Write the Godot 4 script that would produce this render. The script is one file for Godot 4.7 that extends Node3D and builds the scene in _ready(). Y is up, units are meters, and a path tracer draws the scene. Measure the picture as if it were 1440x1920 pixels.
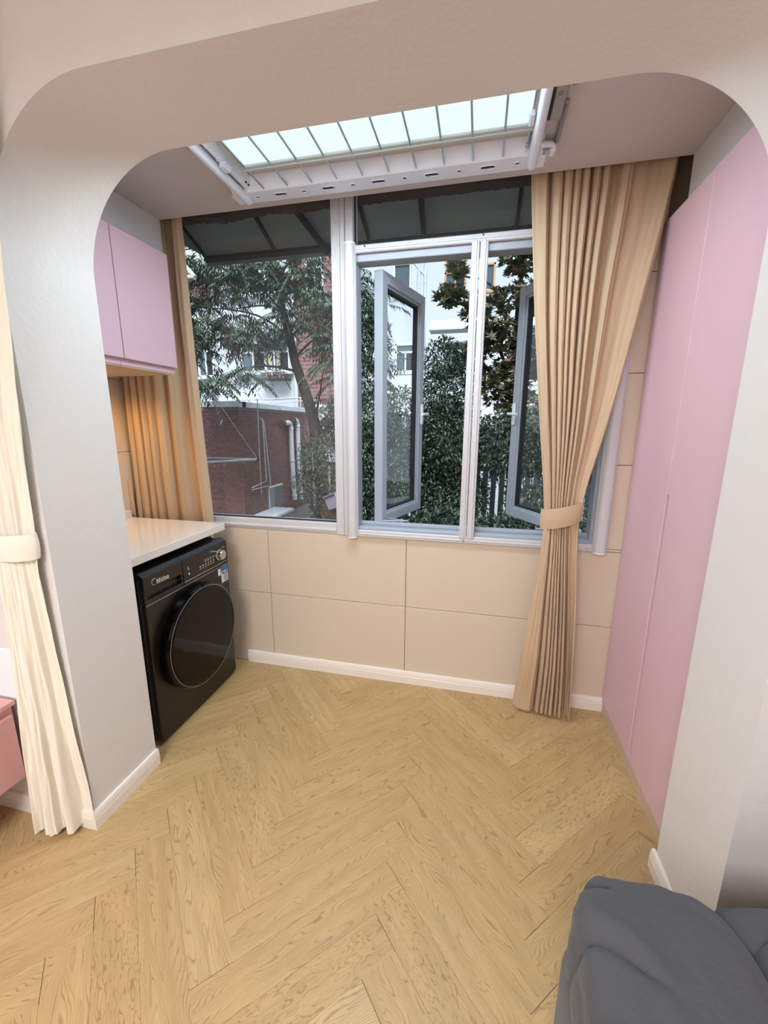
extends Node3D
# A tiled balcony laundry nook behind a rounded archway. x right, y up, z towards the camera; the window wall is at z = 0.

class M:
	var v := PackedVector3Array()
	var n := PackedVector3Array()
	var uv := PackedVector2Array()
	var c := PackedColorArray()
	var x := Transform3D()
	var col := Color(1, 1, 1)
	var use_c := false
	func t(a: Vector3, b: Vector3, d: Vector3, na: Vector3, nb: Vector3, nd: Vector3, ua := Vector2.ZERO, ub := Vector2.ZERO, ud := Vector2.ZERO) -> void:
		if (b - a).cross(d - a).dot(na + nb + nd) > 0.0:
			var s = b; b = d; d = s
			s = nb; nb = nd; nd = s
			s = ub; ub = ud; ud = s
		v.push_back(x * a); v.push_back(x * b); v.push_back(x * d)
		n.push_back((x.basis * na).normalized()); n.push_back((x.basis * nb).normalized()); n.push_back((x.basis * nd).normalized())
		uv.push_back(ua); uv.push_back(ub); uv.push_back(ud)
		if use_c:
			c.push_back(col); c.push_back(col); c.push_back(col)
	func f(a: Vector3, b: Vector3, d: Vector3, away: Vector3) -> void:   # a flat triangle whose normal points away from a point inside
		var nn := (b - a).cross(d - a)
		if nn.length_squared() < 1e-16: return
		nn = nn.normalized()
		if nn.dot((a + b + d) / 3.0 - away) < 0: nn = -nn
		t(a, b, d, nn, nn, nn)
	func q(a: Vector3, b: Vector3, d: Vector3, e: Vector3, nn: Vector3) -> void:
		t(a, b, d, nn, nn, nn, Vector2(0, 0), Vector2(1, 0), Vector2(1, 1)); t(a, d, e, nn, nn, nn, Vector2(0, 0), Vector2(1, 1), Vector2(0, 1))
	func box(lo: Vector3, hi: Vector3, b := 0.002) -> M:                 # a box with chamfered edges
		var m := (lo + hi) / 2.0
		var h := (hi - lo) / 2.0
		b = minf(b, minf(h.x, minf(h.y, h.z)) * 0.8)
		var p := {}
		for i in 8:
			var s := Vector3(1 if i & 1 else -1, 1 if i & 2 else -1, 1 if i & 4 else -1)
			for k in 3:
				var e := h - Vector3(b, b, b)
				e[k] = h[k]
				p[i * 3 + k] = m + s * e
		for k in 3:
			var o: Array = [[2, 4], [1, 4], [1, 2]][k]
			for s in 2:
				var base: int = (1 << k) * s
				var i := [base, base + o[0], base + o[0] + o[1], base + o[1]]
				var nn := Vector3.ZERO
				nn[k] = 1.0 if s else -1.0
				q(p[i[0] * 3 + k], p[i[1] * 3 + k], p[i[2] * 3 + k], p[i[3] * 3 + k], nn)
		if b > 0.0:
			for k in 3:
				var o: Array = [[2, 4, 1, 2], [1, 4, 0, 2], [1, 2, 0, 1]][k]
				for i in [0, o[0], o[1], o[0] + o[1]]:
					var j: int = i + (1 << k)
					f(p[i * 3 + o[2]], p[j * 3 + o[2]], p[j * 3 + o[3]], m); f(p[i * 3 + o[2]], p[j * 3 + o[3]], p[i * 3 + o[3]], m)
			for i in 8:
				f(p[i * 3], p[i * 3 + 1], p[i * 3 + 2], m)
		return self
	func grid(rows: Array, wrap := false, su := 1.0, sv := 1.0, flip := 1.0) -> M:   # a smooth sheet through rows of points
		var nr := rows.size()
		var nc: int = rows[0].size()
		var nn := []
		for r in nr:
			var a := PackedVector3Array()
			for k in nc:
				var k0: int = (k - 1 + nc) % nc if wrap else maxi(k - 1, 0)
				var k1: int = (k + 1) % nc if wrap else mini(k + 1, nc - 1)
				var dn: Vector3 = (rows[r][k1] - rows[r][k0]).cross(rows[mini(r + 1, nr - 1)][k] - rows[maxi(r - 1, 0)][k])
				if dn.length_squared() < 1e-18:
					dn = (rows[r][k1] - rows[r][k0]).cross(rows[mini(r + 1, nr - 1)][(k + 1) % nc] - rows[maxi(r - 1, 0)][(k + 1) % nc]) if nr > 2 else Vector3.UP
				if dn.length_squared() < 1e-18: dn = rows[r][k] - rows[(r + 1) % nr][k]
				a.push_back(dn.normalized() * flip)
			nn.push_back(a)
		for r in nr - 1:
			for k in (nc if wrap else nc - 1):
				var l: int = (k + 1) % nc
				var u0 := float(k) / (nc if wrap else nc - 1) * su
				var u1 := float(k + 1) / (nc if wrap else nc - 1) * su
				var v0 := float(r) / (nr - 1) * sv
				var v1 := float(r + 1) / (nr - 1) * sv
				t(rows[r][k], rows[r][l], rows[r + 1][l], nn[r][k], nn[r][l], nn[r + 1][l], Vector2(u0, v0), Vector2(u1, v0), Vector2(u1, v1))
				t(rows[r][k], rows[r + 1][l], rows[r + 1][k], nn[r][k], nn[r + 1][l], nn[r + 1][k], Vector2(u0, v0), Vector2(u1, v1), Vector2(u0, v1))
		return self
	func tube(pts: Array, r0: float, r1 := -1.0, sides := 8) -> M:
		if r1 < 0: r1 = r0
		var rows := []
		var up := Vector3.UP
		var fr := []
		for i in pts.size():
			var d: Vector3 = (pts[mini(i + 1, pts.size() - 1)] - pts[maxi(i - 1, 0)]).normalized()
			if i == 0 and absf(d.dot(up)) > 0.9: up = Vector3.RIGHT
			var sd := d.cross(up).normalized()
			up = sd.cross(d).normalized()
			fr.push_back(d)
			var r: float = lerpf(r0, r1, float(i) / maxi(1, pts.size() - 1))
			var a := PackedVector3Array()
			for k in sides:
				var an := TAU * k / sides
				a.push_back(pts[i] + (sd * cos(an) + up * sin(an)) * r)
			rows.push_back(a)
		grid(rows, true, 1, 1, 1.0)
		for e in [0, pts.size() - 1]:
			var nd: Vector3 = -fr[0] if e == 0 else fr[-1]
			for k in range(1, sides - 1): t(rows[e][0], rows[e][k], rows[e][k + 1], nd, nd, nd)
		return self
	func lathe(prof: Array, seg := 32) -> M:                              # (radius, height) turned round y
		var rows := []
		for p in prof:
			var a := PackedVector3Array()
			for k in seg:
				a.push_back(Vector3(p.x * cos(TAU * k / seg), p.y, p.x * sin(TAU * k / seg)))
			rows.push_back(a)
		for i in prof.size() - 1:                                           # each band has its own normals, so that edges stay crisp
			var d: Vector2 = prof[i + 1] - prof[i]
			if d.length() < 1e-7: continue
			for k in seg:
				var l := (k + 1) % seg
				var nk := Vector3(d.y * cos(TAU * k / seg), -d.x, d.y * sin(TAU * k / seg)).normalized()
				var nl := Vector3(d.y * cos(TAU * l / seg), -d.x, d.y * sin(TAU * l / seg)).normalized()
				if prof[i].x > 1e-6: t(rows[i][k], rows[i][l], rows[i + 1][l], nk, nl, nl)
				if prof[i + 1].x > 1e-6: t(rows[i][k], rows[i + 1][l], rows[i + 1][k], nk, nl, nk)
		return self
	func prism(poly: PackedVector2Array, z0: float, z1: float, smooth := 25.0) -> M:   # an outline in xy pushed along z; edges that turn little are smooth
		var cw := Geometry2D.is_polygon_clockwise(poly)
		var ix := Geometry2D.triangulate_polygon(poly)
		for i in range(0, ix.size(), 3):
			for e in [[z0, -1.0], [z1, 1.0]]:
				var nn := Vector3(0, 0, e[1] * signf(z1 - z0))
				t(Vector3(poly[ix[i]].x, poly[ix[i]].y, e[0]), Vector3(poly[ix[i + 1]].x, poly[ix[i + 1]].y, e[0]), Vector3(poly[ix[i + 2]].x, poly[ix[i + 2]].y, e[0]), nn, nn, nn)
		var k := poly.size()
		var en := []
		for i in k:
			var d := (poly[(i + 1) % k] - poly[i]).normalized()
			en.push_back(Vector2(-d.y, d.x) if cw else Vector2(d.y, -d.x))
		for i in k:
			var a := poly[i]
			var b := poly[(i + 1) % k]
			var na: Vector2 = en[i]
			var nb: Vector2 = en[i]
			if na.dot(en[(i + k - 1) % k]) > cos(deg_to_rad(smooth)): na = (na + en[(i + k - 1) % k]).normalized()
			if nb.dot(en[(i + 1) % k]) > cos(deg_to_rad(smooth)): nb = (nb + en[(i + 1) % k]).normalized()
			var A := Vector3(na.x, na.y, 0)
			var B := Vector3(nb.x, nb.y, 0)
			t(Vector3(a.x, a.y, z0), Vector3(b.x, b.y, z0), Vector3(b.x, b.y, z1), A, B, B)
			t(Vector3(a.x, a.y, z0), Vector3(b.x, b.y, z1), Vector3(a.x, a.y, z1), A, B, A)
		return self
	func mesh() -> ArrayMesh:
		var a := []
		a.resize(Mesh.ARRAY_MAX)
		a[Mesh.ARRAY_VERTEX] = v; a[Mesh.ARRAY_NORMAL] = n; a[Mesh.ARRAY_TEX_UV] = uv
		if use_c: a[Mesh.ARRAY_COLOR] = c
		var m := ArrayMesh.new()
		m.add_surface_from_arrays(Mesh.PRIMITIVE_TRIANGLES, a)
		return m

var rng := RandomNumberGenerator.new()
var taken := {}
var MT := {}

func hexc(h: String) -> Color: return Color.html(h)

func mat(h: String, rough := 0.5, metal := 0.0) -> StandardMaterial3D:
	var m := StandardMaterial3D.new()
	m.albedo_color = Color.html(h); m.roughness = rough; m.metallic = metal
	return m

func bumpy(m: StandardMaterial3D, freq: float, depth: float, scale := 1.0, oct := 3) -> StandardMaterial3D:   # fine relief from seamless noise
	var nz := FastNoiseLite.new()
	nz.noise_type = FastNoiseLite.TYPE_SIMPLEX_SMOOTH; nz.frequency = freq; nz.fractal_octaves = oct; nz.seed = 7
	var tx := NoiseTexture2D.new()
	tx.width = 256; tx.height = 256; tx.seamless = true; tx.noise = nz; tx.as_normal_map = true; tx.bump_strength = depth
	m.normal_enabled = true; m.normal_texture = tx; m.normal_scale = 1.0
	m.uv1_triplanar = true; m.uv1_scale = Vector3(scale, scale, scale)
	return m

func mottled(m: StandardMaterial3D, a: String, b: String, freq: float, scale := 1.0, oct := 4) -> StandardMaterial3D:   # two tones of the same surface
	var nz := FastNoiseLite.new()
	nz.frequency = freq; nz.fractal_octaves = oct; nz.seed = 3
	var tx := NoiseTexture2D.new()
	tx.width = 256; tx.height = 256; tx.seamless = true; tx.noise = nz
	var g := Gradient.new()
	g.set_color(0, Color.html(a)); g.set_color(1, Color.html(b))
	tx.color_ramp = g
	m.albedo_color = Color.WHITE; m.albedo_texture = tx; m.uv1_triplanar = true; m.uv1_scale = Vector3(scale, scale, scale)
	return m

func numbered(called: String) -> String:
	if not taken.has(called):
		taken[called] = 0
		return called
	taken[called] += 1
	return "%s_%03d" % [called, taken[called]]

func put(called: String, mesh: Mesh, m: Material, parent: Node = null, at := Transform3D()) -> MeshInstance3D:
	var o := MeshInstance3D.new()
	o.mesh = mesh; o.material_override = m; o.transform = at
	o.name = called if parent else numbered(called)
	(parent if parent else self).add_child(o, true)
	return o

func thing(called: String, label: String, category: String, at := Vector3.ZERO, group := "") -> Node3D:
	var o := Node3D.new()
	o.name = numbered(called); add_child(o)
	o.position = at
	return tag(o, label, category, group)

func tag(o, label: String, category: String, group := ""):
	o.set_meta("label", label); o.set_meta("category", category)
	if group: o.set_meta("group", group)
	return o

func kind(o, k := "structure"):
	o.set_meta("kind", k)
	return o

func struct(called: String, mesh: Mesh, m: Material, label: String, category := "") -> MeshInstance3D:
	var o := put(called, mesh, m)
	o.set_meta("label", label); o.set_meta("category", category if category else called.split("_")[0]); o.set_meta("kind", "structure")
	return o

func B(lo: Vector3, hi: Vector3, b := 0.002) -> ArrayMesh: return M.new().box(lo, hi, b).mesh()
func V(a: float, b: float, d: float) -> Vector3: return Vector3(a, b, d)
func rect(x0: float, y0: float, x1: float, y1: float) -> PackedVector2Array: return PackedVector2Array([Vector2(x0, y0), Vector2(x1, y0), Vector2(x1, y1), Vector2(x0, y1)])
func rnd(a: float, b: float) -> float: return rng.randf_range(a, b)

# rounded box swept from a superellipse: cushions and pads
func pillow(half: Vector3, e: float, nu: int, nv: int, dent = null) -> ArrayMesh:
	var rows := []
	for i in nv + 1:
		var ph := -PI / 2 + PI * i / nv
		var a := PackedVector3Array()
		for k in nu:
			var th := TAU * k / nu
			var d := V(cos(ph) * cos(th), sin(ph), cos(ph) * sin(th))
			var s := pow(pow(absf(d.x), e) + pow(absf(d.y), e) + pow(absf(d.z), e), -1.0 / e)
			var p := d * s * half
			if dent != null: p = dent.call(p, d)
			a.push_back(p)
		rows.push_back(a)
	return M.new().grid(rows, true, 1, 1, -1.0).mesh()

func sm(a: float, b: float, x: float) -> float: return smoothstep(a, b, x)

# cloth: keys [y, left x, left z, right x, right z, fold depth]; folds [[s, d]] run across it, d = 0 front ridge, 1 valley
func cloth_rows(keys: Array, folds: Array, nc: int, nr: int, wob := 0.002) -> Array:
	var rows := []
	var nz := FastNoiseLite.new()
	nz.frequency = 1.0; nz.seed = 5; nz.fractal_type = FastNoiseLite.FRACTAL_NONE
	for r in nr + 1:
		var y: float = lerpf(keys[0][0], keys[-1][0], float(r) / nr)
		var i := 0
		while i < keys.size() - 2 and y < keys[i + 1][0]: i += 1
		var A: Array = keys[i]
		var Bk: Array = keys[i + 1]
		var A0: Array = keys[maxi(i - 1, 0)]
		var B1: Array = keys[mini(i + 2, keys.size() - 1)]
		var w: float = clampf((y - A[0]) / (Bk[0] - A[0]), 0, 1)
		var g := []
		for k in range(1, A.size()): g.push_back(cubic_interpolate_in_time(A[k], Bk[k], A0[k], B1[k], w, Bk[0] - A[0], A0[0] - A[0] if i > 0 else -(Bk[0] - A[0]), B1[0] - A[0] if i + 2 < keys.size() else 2.0 * (Bk[0] - A[0])))
		var L := V(g[0], y, g[1])
		var R := V(g[2], y, g[3])
		var nn := V(-(R.z - L.z), 0, R.x - L.x).normalized()
		var a := PackedVector3Array()
		for k in nc + 1:
			var s := float(k) / nc
			var j := 0
			while j < folds.size() - 2 and s > folds[j + 1][0]: j += 1
			var u: float = clampf((s - folds[j][0]) / maxf(1e-5, folds[j + 1][0] - folds[j][0]), 0, 1)
			u = u * u * (3 - 2 * u)
			var d: float = lerpf(folds[j][1], folds[j + 1][1], u)
			if g.size() > 5:                                                    # lower down the plain hem edge spreads and the pleats bunch
				var ws: float = s / 0.12 * 0.36 if s < 0.12 else (lerpf(0.36, 0.88, (s - 0.12) / 0.46) if s < 0.58 else lerpf(0.88, 1.0, (s - 0.58) / 0.42))
				s = lerpf(s, ws, g[5])
			a.push_back(L.lerp(R, s + 0.006 * nz.get_noise_2d(s * 9.0, y * 1.3)) - nn * (d * g[4] - wob * nz.get_noise_2d(s * 14.0 + 40.0, y * 3.0)))
		rows.push_back(a)
	return rows

func cloth(called: String, rows: Array, m: Material, parent: Node) -> MeshInstance3D:
	var mm := M.new()
	mm.grid(rows, false, 8, 16, -1.0)
	return put(called, mm.mesh(), m, parent)

func _ready() -> void:
	rng.seed = 11
	# --- camera, sky, lights, exposure
	var cam := Camera3D.new()
	cam.name = "camera"
	cam.transform = Transform3D(Basis(V(0.974938, 0.004276, -0.222437), V(-0.050356, 0.978110, -0.201903), V(0.216704, 0.208044, 0.953812)), V(1.88454, 1.470676, 2.105252))
	cam.fov = 102.9164; cam.near = 0.02; cam.far = 200.0; cam.current = true
	add_child(cam)
	var sky := ProceduralSkyMaterial.new()
	sky.sky_top_color = Color(0.80, 0.88, 1.0); sky.sky_horizon_color = Color(0.93, 0.97, 1.0)
	sky.ground_bottom_color = Color(0.30, 0.31, 0.30); sky.ground_horizon_color = Color(0.50, 0.52, 0.52)
	sky.sky_energy_multiplier = 1.0
	var env := Environment.new()
	env.background_mode = Environment.BG_SKY
	env.sky = Sky.new(); env.sky.sky_material = sky
	env.tonemap_mode = Environment.TONE_MAPPER_LINEAR
	env.tonemap_exposure = 1.18
	env.sdfgi_enabled = true; env.ssao_enabled = true; env.ssil_enabled = true
	var we := WorldEnvironment.new()
	we.name = "world"; we.environment = env
	add_child(we)
	area_light("ceiling_lamp_light", V(1.25, 2.675, 3.7), V(-90, 0, 0), Vector2(1.1, 1.1), Color(0.965, 0.975, 1.0), 9.2)
	area_light("panel_light", V(1.473, 2.434, 0.6175), V(-90, 0, 0), Vector2(1.02, 0.30), Color(0.88, 0.96, 1.0), 1.8)
	var sun := DirectionalLight3D.new()                                # a veiled sun above the roofs behind the camera
	sun.name = "veiled_sun"; sun.transform = Transform3D(Basis(), Vector3.ZERO).looking_at(V(-0.25, -1.0, -0.75), Vector3.UP)
	sun.light_color = Color(0.95, 0.98, 1.0); sun.light_energy = 1.25; sun.light_angular_distance = 30.0; sun.shadow_enabled = true
	sun.sky_mode = DirectionalLight3D.SKY_MODE_LIGHT_ONLY
	add_child(sun)
	make_materials()
	room()
	window()
	fittings()
	soft_goods()
	outside()

func area_light(called: String, at: Vector3, turn: Vector3, size: Vector2, col: Color, energy: float) -> void:
	var l := AreaLight3D.new()
	l.name = called; l.position = at; l.rotation_degrees = turn
	l.area_size = size; l.light_color = col; l.light_energy = energy; l.area_normalize_energy = true
	l.shadow_enabled = true
	l.area_range = 12.0
	add_child(l)

func wood_texture() -> ImageTexture:
	# eight boards of oak, one above the other, with cathedral grain, streaks and pores
	var w := 1280
	var rows := 8
	var rh := 144
	var nz := FastNoiseLite.new()
	nz.noise_type = FastNoiseLite.TYPE_SIMPLEX_SMOOTH; nz.frequency = 1.0; nz.fractal_type = FastNoiseLite.FRACTAL_NONE; nz.seed = 21
	var data := PackedByteArray()
	data.resize(w * rows * rh * 3)
	var at := 0
	var g := RandomNumberGenerator.new()
	g.seed = 4
	for r in rows:
		var cc := g.randf_range(-0.35, 0.35)
		var k := g.randf_range(7.0, 13.0) if r % 3 != 2 else 1.0
		var sl := g.randf_range(2.2, 3.6) if r % 3 != 2 else 0.3
		var fq := g.randf_range(1.5, 2.1) if r % 3 != 2 else 7.0
		var off := r * 37.0
		for j in rh:
			var t := (float(j) / rh - 0.5)
			for i in w:
				var s := float(i) / w
				var n1 := nz.get_noise_2d(s * 2.6 + off, t * 2.2)
				var n2 := nz.get_noise_2d(s * 11.0 + off, t * 9.0 + 50.0)
				var tt := t - cc - 0.16 * n1
				var ring := (sqrt(tt * tt * k * k + 0.12) + s * sl + 0.30 * n1 + 0.10 * n2) * fq
				var fr := ring - floorf(ring)
				var line := smoothstep(0.62, 0.93, fr) * (1.0 - smoothstep(0.95, 1.0, fr))
				var pore := maxf(0.0, nz.get_noise_2d(s * 46.0 + off, t * 130.0))
				var fine := nz.get_noise_2d(s * 5.0 - off, t * 60.0)
				line *= 0.45 + 0.55 * smoothstep(-0.35, 0.4, nz.get_noise_2d(s * 3.0 + 90.0, t * 4.0 + off))
				var v := 0.93 + 0.035 * fine + 0.03 * n1 - 0.17 * line * (0.85 + 0.3 * pore) - 0.035 * pore
				data[at] = int(clampf(v * 255.0, 0, 255)); data[at + 1] = int(clampf((v * 0.99 - 0.03 * line) * 255.0, 0, 255)); data[at + 2] = int(clampf((v * 0.97 - 0.05 * line) * 255.0, 0, 255))
				at += 3
	return ImageTexture.create_from_image(Image.create_from_data(w, rows * rh, false, Image.FORMAT_RGB8, data))

func brick_texture() -> ImageTexture:
	# far facing brick, too small in view to tell apart
	var im := Image.create(256, 256, false, Image.FORMAT_RGB8)
	im.fill(Color.html("8f7f7c"))
	var g := RandomNumberGenerator.new()
	g.seed = 9
	for r in 16:
		for k in 5:
			var x := k * 64 - (32 if r % 2 else 0)
			var c := Color.html("7c4a4a").lerp(Color.html("94605c"), g.randf())
			im.fill_rect(Rect2i(x + 2, r * 16 + 2, 60, 12), c)
	return ImageTexture.create_from_image(im)

func make_materials() -> void:
	MT.wall = bumpy(mat("e0dcda", 0.72), 0.05, 0.5, 3.0)
	MT.ceil = bumpy(mat("cbc6c6", 0.85), 0.05, 0.4, 3.0)
	MT.tile = mat("d8c8b4", 0.38)
	MT.grout = mat("8a7868", 0.9)
	MT.base = mat("efe6dd", 0.3)
	MT.pink = mat("debac6", 0.42)
	MT.pinkin = mat("d7acb8", 0.5)
	MT.coral = mat("e9b4b0", 0.45)
	MT.plinth = mat("c9b49f", 0.4)
	MT.alu = mat("cfcdd1", 0.35)
	MT.sash = mat("a9b1bc", 0.38)
	MT.rubber = mat("1d2226", 0.6)
	MT.white = mat("f2f4fa", 0.3)
	MT.rack = mat("e8f0ff", 0.25)
	MT.steel = mat("c8ccd0", 0.22, 0.9)
	MT.glow = mat("8a9494", 0.5)
	MT.glow.emission_enabled = true; MT.glow.emission = Color(0.88, 0.97, 1.0); MT.glow.emission_energy_multiplier = 0.80
	MT.warm = mat("fff6e0", 0.5)
	MT.warm.emission_enabled = true; MT.warm.emission = Color(1.0, 0.80, 0.45); MT.warm.emission_energy_multiplier = 1.6
	var gl := StandardMaterial3D.new()
	gl.transparency = BaseMaterial3D.TRANSPARENCY_ALPHA; gl.albedo_color = Color(1.0, 1.0, 1.0, 0.02); gl.roughness = 0.0
	MT.glass = gl
	MT.black = mat("17130f", 0.28)
	MT.blackside = mat("0c0c0e", 0.45)
	MT.doorglass = mat("040404", 0.06)
	MT.doorglass.metallic_specular = 0.36
	MT.chrome = mat("d8d8d8", 0.18, 1.0)
	MT.counter = mat("e4dfda", 0.08)
	MT.grayplate = mat("9d9ca2", 0.35, 0.4)
	MT.ink = mat("e6dfd2", 0.5)
	var cl := mat("c6ab8e", 0.92)
	cl.rim_enabled = true; cl.rim = 0.25; cl.rim_tint = 0.6
	MT.curtain = cl
	var sh := mat("f1ebdd", 0.9)
	sh.backlight_enabled = true; sh.backlight = Color(0.25, 0.23, 0.19)
	MT.sheer = sh
	var sf := bumpy(mat("4c4c50", 0.9), 0.06, 1.0, 4.0, 4)
	sf.rim_enabled = true; sf.rim = 0.5; sf.rim_tint = 0.5
	MT.sofa = sf
	var wt := wood_texture()
	MT.wood = []
	for h in ["ccae7d", "c8a978", "d0b383", "caac7b"]:
		var m := mat(h, 0.42)
		m.albedo_texture = wt
		MT.wood.push_back(m)
	MT.woodbase = mat("a98a5c", 0.8)
	# outside
	MT.facade = mottled(mat("ffffff", 0.85), "c9cfd2", "dfe3e6", 0.01, 0.2)
	var bt := mat("ffffff", 0.8)
	bt.albedo_texture = brick_texture(); bt.uv1_triplanar = true; bt.uv1_scale = V(0.62, 0.62, 0.62)
	MT.brickfar = bt
	MT.mortar = mat("8d8484", 0.9)
	MT.coping = mottled(mat("ffffff", 0.85), "c2c6c7", "eceeee", 0.03, 1.5)
	MT.winframe = mat("e6eaea", 0.5)
	MT.winwood = mat("c9a67e", 0.6)
	MT.winglass = mat("56666c", 0.08)
	MT.windark = mat("1f2426", 0.3)
	MT.pvc = mottled(mat("ffffff", 0.5), "b9c0c2", "e6eaea", 0.03, 2.0)
	MT.rust = mat("4a3c38", 0.8)
	MT.bark = bumpy(mottled(mat("ffffff", 0.95), "3d362f", "5e564c", 0.03, 3.0), 0.06, 6.0, 3.0)
	MT.leaf = mat("ffffff", 0.55)
	MT.leaf.vertex_color_use_as_albedo = true; MT.leaf.backlight_enabled = true; MT.leaf.backlight = Color(0.12, 0.16, 0.08)
	MT.brick = mat("ffffff", 0.75)
	MT.brick.vertex_color_use_as_albedo = true
	MT.awn = mat("93a2a5", 0.35)
	MT.awn.backlight_enabled = true; MT.awn.backlight = Color(0.22, 0.25, 0.26)
	MT.awnframe = mat("25282b", 0.5)
	MT.ground = mottled(mat("ffffff", 0.95), "4a4f44", "777a70", 0.02, 0.6)
	MT.path = mottled(mat("ffffff", 0.9), "b3b5b0", "d2d4d0", 0.03, 0.8)
	MT.fence = mat("3a4245", 0.6)

func baseboard(called: String, a: Vector3, b: Vector3, out: Vector3, label: String) -> void:   # a moulded skirting from a to b whose face looks towards out
	var mm := M.new()
	var d := (b - a).normalized()
	mm.x = Transform3D(Basis(d, Vector3.UP, d.cross(Vector3.UP)), a)
	var s := signf(out.dot(d.cross(Vector3.UP)))
	var prof := PackedVector2Array([Vector2(0, 0), Vector2(0.014, 0), Vector2(0.014, 0.044), Vector2(0.0125, 0.046), Vector2(0.0125, 0.0475), Vector2(0.0135, 0.049), Vector2(0.012, 0.066), Vector2(0.009, 0.073), Vector2(0.004, 0.0745), Vector2(0, 0.0745)])
	var L := (b - a).length()
	var pp := PackedVector2Array()
	for p in prof: pp.push_back(Vector2(-p.x * s, p.y))
	mm.x = mm.x * Transform3D(Basis(V(0, 0, -1), V(0, 1, 0), V(1, 0, 0)), Vector3.ZERO)
	mm.prism(pp, 0, L)
	struct(called, mm.mesh(), MT.base, label, "baseboard")

func panel_piece(parent: Node, lo: Vector3, hi: Vector3) -> void:
	put("panel", B(lo, hi, 0.0015), MT.tile, parent)

func room() -> void:
	# floor: a base and herringbone boards laid at 45 degrees to the walls
	var fl := struct("floor", B(V(-0.25, -0.10, 0.0), V(3.95, -0.012, 4.6), 0), MT.woodbase, "light oak floor of boards laid in a herringbone pattern")
	var w := 0.111
	var ln := 0.622
	var clip := rect(-0.15, 0.0, 3.9, 3.05)
	var sq := sqrt(0.5)
	for j in range(-4, 5):
		for i in range(-22, 23):
			for o in 2:
				var u0 := (1.254 if o == 0 else 1.766) + i * w + j * (ln + w)
				var v0 := (-0.166 if o == 0 else -0.056) - i * w + j * (ln - w)
				var du := ln if o == 0 else w
				var dv := w if o == 0 else ln
				var g := 0.00012
				var poly := PackedVector2Array()
				for p in [Vector2(u0 + g, v0 + g), Vector2(u0 + du - g, v0 + g), Vector2(u0 + du - g, v0 + dv - g), Vector2(u0 + g, v0 + dv - g)]:
					poly.push_back(Vector2((p.x + p.y) * sq, (p.x - p.y) * sq))
				var cut := Geometry2D.intersect_polygons(poly, clip)
				if cut.is_empty(): continue
				plank(fl, cut[0], u0, v0, o == 0, w, ln, g)
	# window wall, open from sill to head
	var mm := M.new()
	mm.box(V(-5, -1.2, -0.20), V(8, 0.868, -0.012), 0).box(V(-5, 0.868, -0.20), V(0.15, 2.66, -0.012), 0).box(V(2.50, 0.868, -0.20), V(8, 2.66, -0.012), 0).box(V(-5, 2.66, -0.20), V(8, 3.3, -0.012), 0)
	var wb := struct("wall_back", mm.mesh(), MT.grout, "window wall faced with large beige panels below and beside the window")
	var xs := [-0.15, 0.7063, 1.5312, 2.356, 3.181]
	var ys := [0.0, 0.4727, 0.8827, 1.2927, 1.7027, 2.1127, 2.55]
	var g2 := 0.0013
	for i in 4:
		for k in 2:
			panel_piece(wb, V(xs[i] + g2, ys[k] + g2, -0.012), V(minf(xs[i + 1], 2.60) - g2, minf(ys[k + 1], 0.8685) - g2, 0.0))
	panel_piece(wb, V(2.52, 0.8685 + g2, -0.012), V(2.60, 0.8827 - g2, 0.0))
	for k in range(2, 6):
		panel_piece(wb, V(2.50, ys[k] + g2, -0.012), V(2.60, ys[k + 1] - g2, 0.0))
		panel_piece(wb, V(-0.15, ys[k] + g2, -0.012), V(0.15, ys[k + 1] - g2, 0.0))
	# side walls of the nook
	var wl := struct("wall_left", B(V(-0.36, -0.1, -0.012), V(-0.162, 2.9, 1.127), 0), MT.grout, "end wall of the nook above the counter, faced with beige panels")
	for k in 5:
		panel_piece(wl, V(-0.162, 0.49 + 0.41 * k + g2, 0.0), V(-0.15, 0.90 + 0.41 * k - g2, 0.83))
	struct("wall_right", B(V(3.15, -0.1, -0.012), V(3.35, 2.9, 0.827), 0), MT.wall, "plain white end wall behind the pink wardrobe")
	# the archway: one thick wall with a round-cornered opening
	var p := PackedVector2Array([Vector2(-0.15, -0.012), Vector2(0.569, -0.012)])
	var r := 0.35
	for i in 33:
		var a := PI - PI / 2 * i / 32.0
		p.push_back(Vector2(0.569 + r + r * cos(a), 2.30 - r + r * sin(a)))
	r = 0.335
	for i in 33:
		var a := PI / 2 - PI / 2 * i / 32.0
		p.push_back(Vector2(2.537 - r + r * cos(a), 2.297 - r + r * sin(a)))
	p.append_array(PackedVector2Array([Vector2(2.537, -0.012), Vector2(4.0, -0.012), Vector2(4.0, 2.9), Vector2(-0.15, 2.9)]))
	struct("wall_front", M.new().prism(p, 0.827, 1.127).mesh(), MT.wall, "thick white archway wall with rounded upper corners")
	# living room shell behind the camera
	struct("wall_living_left", B(V(-0.25, -0.1, 1.127), V(-0.05, 2.9, 4.8), 0), MT.wall, "white living room wall behind the pink floating cabinet", "wall")
	struct("wall_living_right", B(V(3.9, -0.1, 1.127), V(4.1, 2.9, 4.8), 0), MT.wall, "white living room wall beyond the grey sofa", "wall")
	struct("wall_living_back", B(V(-0.25, -0.1, 4.6), V(4.1, 2.9, 4.8), 0), MT.wall, "white living room wall behind the camera", "wall")
	struct("ceiling_living", B(V(-0.25, 2.72, 1.127), V(4.1, 2.9, 4.8), 0), MT.ceil, "white living room ceiling in front of the archway", "ceiling")
	var ce := M.new()
	ce.box(V(-0.162, 2.476, 0.10), V(3.15, 2.60, 0.827), 0.002).box(V(-0.162, 2.60, -0.012), V(3.15, 2.9, 0.827), 0)
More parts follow.
